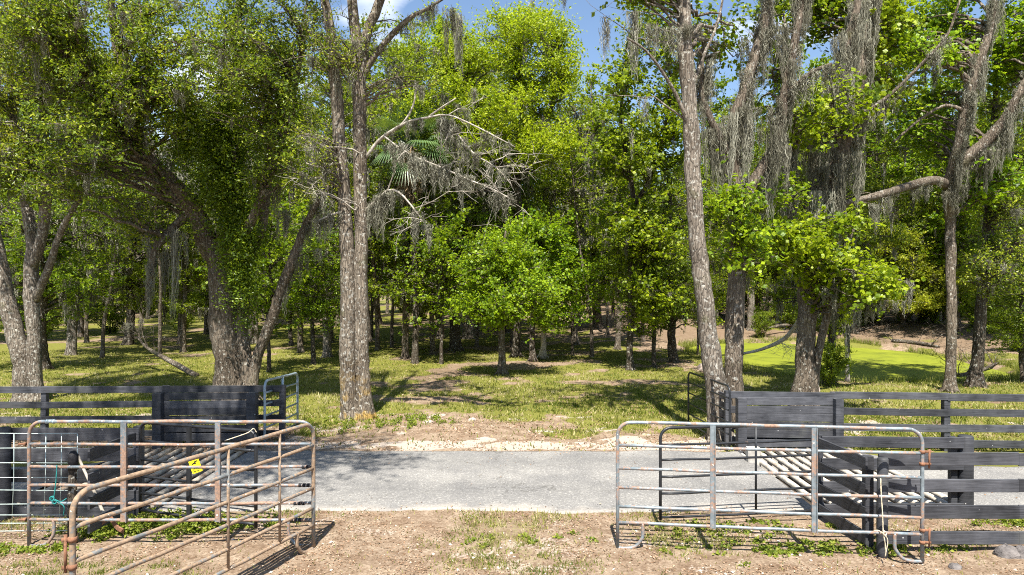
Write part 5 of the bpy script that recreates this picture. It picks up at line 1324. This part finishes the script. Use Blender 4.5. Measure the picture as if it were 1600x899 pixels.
GM = 'separate trees standing about the glade'
for P, px, D, s, lab in [
    (P_A, 633, 29.2, 0.95, 'slim dark tree beside the reddish path, right of the twin trunk'),
    (P_B, 714, 34.1, 0.9, 'thick dark double trunk in the shade left of the glade tree'),
    (P_A, 677, 31.2, 0.8, 'slim mossy tree between the path tree and the thick dark double trunk'),
    (P_A, 900, 37.0, 1.0, 'slim grey tree deep in the glade right of the pale stump'),
    (P_E, 965, 34.2, 0.8, 'thin upright tree just left of the airy sweetgum'),
    (P_B, 1053, 27.8, 0.62, 'dark low tree with a bushy crown left of the leaning trunk'),
    (P_D, 1022, 26.2, 0.8, 'small dark bushy tree tucked between the airy and the low tree'),
    (P_B, 936, 45.5, 0.9, 'dark double tree at the back of the glade'),
    (P_D, 490, 26.7, 0.85, 'small dark holly behind the open pale gate'),
    (P_G, 512, 29.7, 0.8, 'stout grey trunk just left of the twin trunk, farther back'),
    (P_A, 470, 31.9, 0.85, 'slim trunk left of the stout grey one'),
    (P_D, 455, 36.0, 1.0, 'dense dark holly deep behind the open pale gate'),
    (P_A, 286, 34.1, 0.85, 'slim tree beyond the fallen branch'),
    (P_G, 113, 31.6, 0.8, 'mossy grey trunk right of the pair at the left edge'),
    (P_B, 68, 25.9, 0.8, 'dark trunk directly behind the speckled pair'),
    (P_B, 200, 38.0, 0.9, 'dark spreading tree behind the hanging bare branch'),
    (P_A, 322, 44.0, 0.9, 'slim tree seen just left of the massive oak'),
    (P_B, 1297, 22.0, (0.55, 0.55, 0.8), 'dark trunk with a small bush at its foot beside the forked tree'),
    (P_D, 1600, 22.4, 0.8, 'dark trunk cut off by the right edge beyond the fence'),
    (P_C, 420, 24.5, 0.9, 'thin sapling between the massive oak and the pale gate'),
    (P_C, 690, 27.5, 0.9, 'light green sapling left of the glade tree'),
    (P_C, 895, 31.5, 0.95, 'light green sapling right of the glade tree'),
    (P_C, 1090, 31.0, 0.8, 'sapling showing leaves behind the leaning trunk'),
    (P_G, 395, 38.0, 1.0, 'tall grey double tree behind the massive oak'),
    (P_E, 575, 38.0, 1.0, 'tall sweetgum hidden behind the twin trunk'),
    (P_E, 1120, 46.0, 0.95, 'tall sweetgum on the far side behind the straight mossy trunk'),
    (P_A, 1185, 47.0, 0.8, 'thin tree on the litter bank beyond the pond, left'),
    (P_E, 1250, 48.0, 0.95, 'tall sweetgum beyond the pond behind the forked tree'),
    (P_G, 1340, 46.0, 0.95, 'tall mossy oak beyond the middle of the pond'),
    (P_B, 1545, 44.0, 0.9, 'dark oak on the bank at the right end of the pond'),
    (P_A, 1575, 34.5, 0.7, 'slim leaning tree on the right bank of the pond'),
    (P_E, 1640, 33.0, 0.9, 'tall sweetgum on the bank past the right edge'),
    (P_D, 1380, 43.5, 0.9, 'dark bushy holly at the back of the pond'),
    (P_D, 1475, 43.5, 0.8, 'dark bushy holly at the back right of the pond'),
    (P_E, 688, 41.0, 1.12, 'tall sweetgum behind the cabbage palm'),
    (P_G, 742, 46.0, 1.15, 'tall grey oak left behind the spring-green tree'),
    (P_E, 930, 47.0, 1.02, 'tall sweetgum standing at the back of the glade opening'),
    (P_H, 590, 33.0, 1.15, 'thin tall moss-hung tree just right of the twin trunk'),
    (P_F, 1235, 43.4, 0.75, 'leafy shrub on the bank beside the weathered driftwood'),
    (P_F, 1318, 43.6, 0.85, 'leafy shrub behind the dark fallen log on the back shore'),
    (P_F, 1362, 43.0, 0.7, 'leafy shrub right of the dark fallen log on the back shore'),
    (P_F, 1462, 41.5, 0.85, 'leafy shrub behind the sunken log at the back right of the pond'),
    (P_F, 1540, 36.5, 0.75, 'leafy shrub on the bank behind the fallen limb, right'),
    (P_F, 1585, 31.5, 0.6, 'low leafy shrub at the right edge beyond the fence'),
    (P_H, 160, 30.5, 0.9, 'thin moss-hung tree right of the mossy grey trunk'),
    (P_H, 250, 32.5, 0.95, 'thin moss-hung tree behind the hanging bare branch'),
    (P_H, 345, 30.0, 0.9, 'thin moss-hung tree half behind the massive oak'),
    (P_H, 612, 35.0, 0.95, 'thin moss-hung tree left of the reddish path'),
    (P_H, 745, 36.5, 1.0, 'thin moss-hung tree behind the glade tree, left'),
    (P_H, 800, 39.0, 1.05, 'thin moss-hung tree behind the glade tree, right'),
    (P_H, 925, 30.5, 0.9, 'thin moss-hung tree right of the light sapling'),
    (P_H, 1005, 38.0, 1.0, 'thin moss-hung tree behind the airy sweetgum'),
    (P_H, 950, 42.0, 1.0, 'thin moss-hung tree at the back of the glade opening'),
    (P_H, 1445, 43.0, 0.8, 'thin moss-hung tree behind the feathery cypress'),
    (P_F, 1260, 41.8, 0.6, 'low shrub on the back bank of the pond beside the left holly'),
    (P_F, 1410, 41.6, 0.55, 'low shrub on the back bank of the pond in the middle'),
    (P_F, 1490, 40.2, 0.6, 'low shrub on the back bank of the pond near the right end'),
    (P_D, 1425, 45.0, 0.95, 'dark bushy holly behind the cypress'),
    (P_B, 1210, 45.0, 0.8, 'dark double trunk on the litter bank left of the pond back'),
    (P_D, 1290, 44.5, 0.8, 'dark bushy holly at the back left of the pond'),
]:
    place_px(P, px, D, s, lab, GM)

# unseen oak, added outside the picture so its crown shades the left fences
T = Tree('shade_oak', 'unseen oak added beyond the left of the picture to shade the left fences', 'oak tree', (-10.6, 6.6, 0), 55, B_OAK, OAK, 0.10, 'oak', 13, 11, (0.4, 0.9), 0.5)
T.stem([(-10.6, 6.6, -0.1, 0.4), (-10.4, 6.6, 3, 0.33), (-10, 6.6, 6, 0.28), (-9.2, 6.6, 8.5, 0.22), (-8.6, 6.5, 10.5, 0.14), (-8.2, 6.4, 12.5, 0.05)])
T.stem([(-9.4, 6.6, 8.0, 0.18), (-7.6, 6.7, 9.4, 0.13), (-5.6, 6.9, 10.0, 0.09), (-3.6, 7.0, 10.4, 0.03)], flare=False)
T.crown((-6.7, 6.3, 10.6), (4.8, 3.5, 1.9), 270, arch=0.04)
T.finish()

# deeper wood
pts = []
rg = np.random.RandomState(9)
for ring, (d0, d1, n) in enumerate([(36, 50, 30), (50, 68, 46), (68, 90, 70), (90, 118, 64)]):
    tries = 0; k = 0
    while k < n and tries < 4000:
        tries += 1
        D = rg.uniform(d0, d1); px = rg.uniform(-120, 1720); x = (px - 800) * D / F
        if pond_d(x, D) < 1.25: continue
        if D < 62 and abs(px - 625) < 26: continue
        if D < 50 and 905 < px < 1000: continue
        if any((x - a_) ** 2 + (D - b_) ** 2 < (3.0 + D * 0.02) ** 2 for a_, b_, _ in pts): continue
        pts.append((x, D, ring)); k += 1
LB = {0: 'tree in the first rank of the wood behind the glade', 1: 'tree in the middle of the deep wood', 2: 'tree far back in the deep wood', 3: 'tree at the very back of the wood'}
NM = {'slim_oak': 'slim mossy', 'spreading_oak': 'dark spreading', 'holly_tree': 'dense low', 'tall_gum': 'tall bright-leaved', 'moss_hung_pole': 'thin moss-hung', 'tall_oak': 'tall grey-barked'}
PR = [P_A, P_B, P_E, P_G, P_H, P_D, P_H, P_A, P_E, P_H, P_H]
ORD = lambda n: f'{n}' + ('th' if 10 <= n % 100 <= 20 else {1: 'st', 2: 'nd', 3: 'rd'}.get(n % 10, 'th'))
later = []
for i_, (x, y, ring) in enumerate(pts):
    P = PR[rg.randint(len(PR))]; nm = P.name.split('.')[0]
    s = rg.uniform(0.8, 1.12) * (1.05 if nm != 'holly_tree' else 1.3)
    px = 800 + x * F / y
    if 850 < px < 990 and nm != 'holly_tree': s *= 0.80
    lab = f'{NM[nm]} {LB[ring]}'
    later.append((place(P, x, y, (s, s, s * rg.uniform(0.9, 1.1)), lab, lab.replace(' tree ', ' trees ')), x / y))
k = 0
for ring, (d0, d1, n, s0) in enumerate([(44, 60, 26, 0.9), (60, 90, 60, 1.3), (90, 122, 60, 2.1)]):
    for _ in range(n):
        D = rg.uniform(d0, d1); px = rg.uniform(-100, 1700); x = (px - 800) * D / F
        if pond_d(x, D) < 1.15: continue
        if D < 75 and (abs(px - 625) < 26 or 905 < px < 1000): continue
        s = s0 * rg.uniform(0.7, 1.2)
        lab = ('leafy green shrub under the first trees of the wood', 'leafy green shrub deep in the wood', 'big leafy thicket closing the back of the wood')[ring]
        later.append((place(P_F, x, D, (s, s, s), lab, lab.replace('shrub', 'shrubs').replace('thicket', 'thickets')), x / D))
cnt = {}
for o, q in sorted(later, key=lambda t: t[1]):
    lb = o['label']; cnt[lb] = cnt.get(lb, 0) + 1
    o['label'] = f'{ORD(cnt[lb])} from left, ' + lb
for px, D, s, lab in [(1300, 21.4, 0.42, 'small feathery green bush at the foot of the trunk by the rock'),
                      (1190, 40.8, 0.5, 'low shrub at the far left bank of the pond'),
                      (60, 40, 1.0, 'shrub behind the speckled pair at the left edge'), (170, 46, 1.0, 'shrub beyond the mossy grey trunk'),
                      (350, 50, 1.1, 'shrub hidden behind the massive oak'), (1340, 42.2, 0.7, 'shrub on the dark back bank of the pond'),
                      (1440, 42.0, 0.8, 'shrub at the back of the pond under the feathery tree'), (1520, 38.5, 0.6, 'shrub on the right bank of the pond')]:
    place_px(P_F, px, D, s, lab)

# ------------------------------------------------------------------ fallen branch, hanging dead tangle, sticks
T = Tree('fallen_branch', 'grey fallen branch lying slantwise on the grass left of the massive oak', 'branch', at(307, 587, 23.6), 40, B_OAK, OAK)
T.stem([(*(at(308, 588, 23.6)), 0.10), (*(at(285, 575, 24.2)), 0.10), (*(at(258, 560, 24.8)), 0.085), (*(at(232, 545, 25.4)), 0.06), (*(at(215, 528, 25.8)), 0.03)], flare=False, sides=10)
for t in ((205, 505, 26), (222, 500, 25.6), (195, 520, 26), (240, 520, 25)): T.branch(at(*t), leafy=False, dead=True)
moss_strands(T.ms, np.array([at(205, 505, 26), at(222, 500, 25.6), at(198, 512, 26)]), np.array([0.7, 0.8, 0.5]), np.array([0.4, 0.4, 0.3]), T.rng); T.hasmoss = True
T.finish()
T = Tree('fallen_branch', 'broken pale bough reaching from the forked tree over the pond edge', 'branch', at(1165, 555, 20.5), 41, B_DEAD, OAK)
T.stem([(*(at(1160, 553, 20.5)), 0.04), (*(at(1190, 546, 20.3)), 0.05), (*(at(1225, 530, 19.8)), 0.06), (*(at(1245, 505, 19.2)), 0.05), (*(at(1256, 480, 18.4)), 0.04)], flare=False, sides=8)
T.branch(at(1235, 545, 20), leafy=False, dead=True); T.branch(at(1240, 520, 19.4), leafy=False, dead=True); T.finish()

for k_, (p0, p1, p2, w_, lab) in enumerate([((1395, 541, 37.0), (1430, 546, 35.8), (1468, 556, 34.0), 0.13, 'dark sunken log along the back shore of the pond'),
        ((1195, 515, 41.5), (1225, 508, 42.0), (1262, 512, 42.5), 0.10, 'weathered driftwood limb on the litter bank left of the pond back'),
        ((1285, 528, 41.0), (1325, 533, 40.5), (1362, 530, 41.0), 0.12, 'dark fallen log at the middle of the back shore'),
        ((1498, 590, 25.2), (1530, 580, 26.5), (1560, 572, 28.0), 0.09, 'fallen limb on the right shore behind the dark straight trunk')]):
    b_ = at(*p0); T = Tree('log', lab, 'log', b_, 60 + k_, B_OAK if 'weathered' in lab else B_DARK, OAK)
    q = [at(*p0), at(*p1), at(*p2)]
    for v_ in q: v_[2] = max(v_[2], float(gz(v_[0], v_[1])) + w_ * 0.6, WZ + 0.02)
    T.stem([(*q[0], w_), (*q[1], w_ * 0.85), (*q[2], w_ * 0.4)], flare=False, sides=10)
    for _ in range(6):
        u_ = T.rng.randint(0, 3); T.branch(q[u_] + np.array([T.rng.uniform(-.9, .9), T.rng.uniform(-.5, .5), T.rng.uniform(0.3, 0.9)]), leafy=False, dead=True, rmax=0.04)
    T.finish()

# ------------------------------------------------------------------ grass, litter and weeds
def scatter(n, ymin, ymax, mask, rng, power=2.0):
    """points inside the view, denser near"""
    u = rng.uniform(0, 1, n); k = 1.0 - power
    y = (ymin ** k + u * (ymax ** k - ymin ** k)) ** (1 / k) if power != 1 else ymin * (ymax / ymin) ** u
    x = rng.uniform(-0.80, 0.80, n) * y
    keep = rng.uniform(0, 1, n) < mask(x, y)
    inr = (y > near_edge(x) - 0.02) & (y < far_edge(x) + 0.02)
    for x0, x1, y0, y1 in GUARDS: inr |= (x > x0 - 0.15) & (x < x1 + 0.15) & (y > y0 - 0.16) & (y < y1 + 0.14)
    keep &= ~inr & (pond_d(x, y) > 1.03)
    return x[keep], y[keep]

rg = np.random.RandomState(3)
g = MB()
for (n, y0, y1, hh, ww, pw) in ((85000, 7.0, 9.7, 0.042, 0.006, 1.0), (230000, 13.1, 34, 0.07, 0.014, 1.7)):
    x, y = scatter(n, y0, y1, lambda a, b_: grass_mask(a, b_) * sstep(0.35, 0.6, fbm(a * 5, b_ * 5, 71)) + 0.02, rg, pw)
    m_ = len(x); z = ground_z(x, y); P = np.stack([x, y, z - 0.005], -1)
    h_ = hh * rg.uniform(0.4, 1.5, m_) * (0.6 + 0.9 * fbm(x * 2, y * 2, 81)); az = rg.uniform(0, np.pi, m_)
    s_ = np.stack([np.cos(az), np.sin(az), 0 * az], -1) * (ww * rg.uniform(0.6, 1.4, m_))[:, None]
    ln = rg.normal(size=(m_, 3)) * 0.45; ln[:, 2] = 1; tip = P + ln * h_[:, None]
    V = np.stack([P - s_, P + s_, tip], 1).reshape(-1, 3)
    g.add(V, None, np.arange(m_ * 3).reshape(-1, 3), ta=np.clip(0.5 + 0.25 * rg.normal(size=m_) + (fbm(x * .8, y * .8, 91) - .5) * 1.2, 0.01, 1))
GR = leaf_mat('grass_blades', [(0.0, (0.060, 0.090, 0.012)), (0.5, (0.155, 0.166, 0.024)), (0.75, (0.27, 0.25, 0.065)), (1.0, (0.42, 0.36, 0.20))], 0.25, 0.6, 0.2, var=0.0)
tag(g.build('grass', GR), kind='stuff')

g = MB()
for (n, y0, y1, pw, sz) in ((24000, 7.0, 9.9, 1.0, 0.030), (80000, 13.0, 45, 1.6, 0.050)):
    x, y = scatter(n, y0, y1, lambda a, b_: 0.15 + 0.85 * sstep(0.42, 0.62, fbm(a * 1.6, b_ * 1.6, 95)), rg, pw)
    P = np.stack([x, y, ground_z(x, y) + 0.006], -1)
    leaves(g, P, sz, rg, 0.55, up=1.8, droop=0, vb=0.5, vs=0.28, face=(0, 0, 0))
n = 1500
x = rg.uniform(-12, 12, n); t_ = rg.beta(0.45, 0.45, n); y = near_edge(x) * (1 - t_) + far_edge(x) * t_
k_ = np.ones(n, bool)
for x0, x1, y0, y1 in GUARDS: k_ &= ~((x > x0 - 0.1) & (x < x1 + 0.1))
k_ &= fbm(x * 0.8, y * 0.8, 97) + 0.25 * (np.abs(t_ - 0.5) > 0.42) > 0.52
x, y, t_ = x[k_], y[k_], t_[k_]
leaves(g, np.stack([x, y, 0.030 + 0.03 * np.sin(np.pi * t_)], -1), 0.032, rg, 0.55, up=1.8, droop=0, vb=0.5, vs=0.28, face=(0, 0, 0))
LIT = leaf_mat('fallen_leaves', [(0.0, (0.11, 0.062, 0.038)), (0.4, (0.25, 0.155, 0.092)), (0.75, (0.36, 0.25, 0.165)), (1.0, (0.50, 0.40, 0.31))], 0.1, 0.7, 0.15, var=0.0)
tag(g.build('leaf_litter', LIT), kind='stuff')

# broad-leaved weeds under the left gate and along the fences
g = MB()
for (cx_, cy_, rx_, ry_, n, h_) in ((-4.6, 9.0, 0.75, 0.35, 3400, 0.16), (-5.3, 8.75, 0.5, 0.2, 900, 0.10), (-3.8, 9.1, 0.7, 0.25, 1200, 0.09), (2.7, 8.95, 1.3, 0.28, 900, 0.05), (4.6, 8.25, 1.8, 0.25, 1100, 0.06),
                                    (3.1, 8.3, 1.2, 0.3, 900, 0.05), (7.2, 9.15, 0.9, 0.2, 1400, 0.08), (-3.5, 15.6, 1.4, 0.7, 1500, 0.12), (-2.2, 16.0, 0.7, 0.5, 1200, 0.14), (-5.8, 8.2, 0.7, 0.15, 700, .06), (0.6, 8.4, 1.2, .3, 260, .03)):
    k_ = max(4, n // 28); c_ = rg.normal(size=(k_, 2)) * 0.55; sel = rg.randint(0, k_, n)
    x = cx_ + (c_[sel, 0]) * rx_ + rg.normal(size=n) * 0.035; y = cy_ + c_[sel, 1] * ry_ + rg.normal(size=n) * 0.035
    z = gz(x, y) + rg.uniform(0, 1, n) ** 1.3 * h_ * (0.5 + 0.5 * rg.uniform(0, 1, k_)[sel])
    leaves(g, np.stack([x, y, z], -1), 0.045, rg, 0.7, up=0.9, vb=0.55)
tag(g.build('weeds', leaf_mat('low_weeds', [(0.0, (0.05, 0.085, 0.010)), (0.5, (0.12, 0.165, 0.016)), (1.0, (0.24, 0.27, 0.04))], 0.3, 0.5, 0.2, var=0.0)), kind='stuff')
g = MB(); n = 9000
an = rg.uniform(0, 2 * np.pi, n); rr = 1.02 + np.abs(rg.normal(size=n)) * 0.05
x = PC[0] + 5.5 * rr * np.sign(np.cos(an)) * np.abs(np.cos(an)) ** (2 / 2.6) * 1.0; y = PC[1] + 8.0 * rr * np.sign(np.sin(an)) * np.abs(np.sin(an)) ** (2 / 2.6)
k_ = fbm(x * 0.9, y * 0.9, 33) > 0.42; x, y = x[k_], y[k_]; m_ = len(x)
P = np.stack([x, y, np.maximum(gz(x, y), WZ) - 0.02], -1); az = rg.uniform(0, np.pi, m_); h_ = rg.uniform(0.10, 0.38, m_)
s_ = np.stack([np.cos(az), np.sin(az), 0 * az], -1) * 0.012; ln = rg.normal(size=(m_, 3)) * 0.3; ln[:, 2] = 1
g.add(np.stack([P - s_, P + s_, P + ln * h_[:, None]], 1).reshape(-1, 3), None, np.arange(m_ * 3).reshape(-1, 3), ta=np.clip(0.45 + 0.25 * rg.normal(size=m_), 0.01, 1))
tag(g.build('shore_grass', GR), kind='stuff')

# small pale stones and bits of shell along the road edges
g = MB(); n = 2600
x, y = scatter(n, 7.0, 15.5, lambda a, b_: np.clip(sand_mask(a, b_) + 0.10, 0, 1), rg, 1.0)
m_ = len(x); P = np.stack([x, y, ground_z(x, y) + 0.004], -1); sz = rg.uniform(0.008, 0.030, m_)[:, None]
dirs = [nrm(rg.normal(size=(m_, 3))) for _ in range(2)]
a_ = nrm(rg.normal(size=(m_, 3)) * [1, 1, .2]); b_ = nrm(np.cross(a_, [0, 0, 1])); c_ = np.array([0, 0, 1.0])
V = np.stack([P + a_ * sz, P + b_ * sz * .8, P - a_ * sz * .9, P - b_ * sz * .7, P + c_ * sz * .6, P - c_ * sz * .5], 1).reshape(-1, 3)
o_ = (np.arange(m_) * 6)[:, None]
T3 = np.concatenate([np.concatenate([o_ + p, o_ + q, o_ + r_], 1) for p, q, r_ in ((0, 1, 4), (1, 2, 4), (2, 3, 4), (3, 0, 4), (1, 0, 5), (2, 1, 5), (3, 2, 5), (0, 3, 5))])
g.add(V, None, T3)
tag(g.build('pebbles', plain_mat('pale_shell_gravel', (0.36, 0.30, 0.25), (0.56, 0.50, 0.44), 3, 0.9)), kind='stuff')
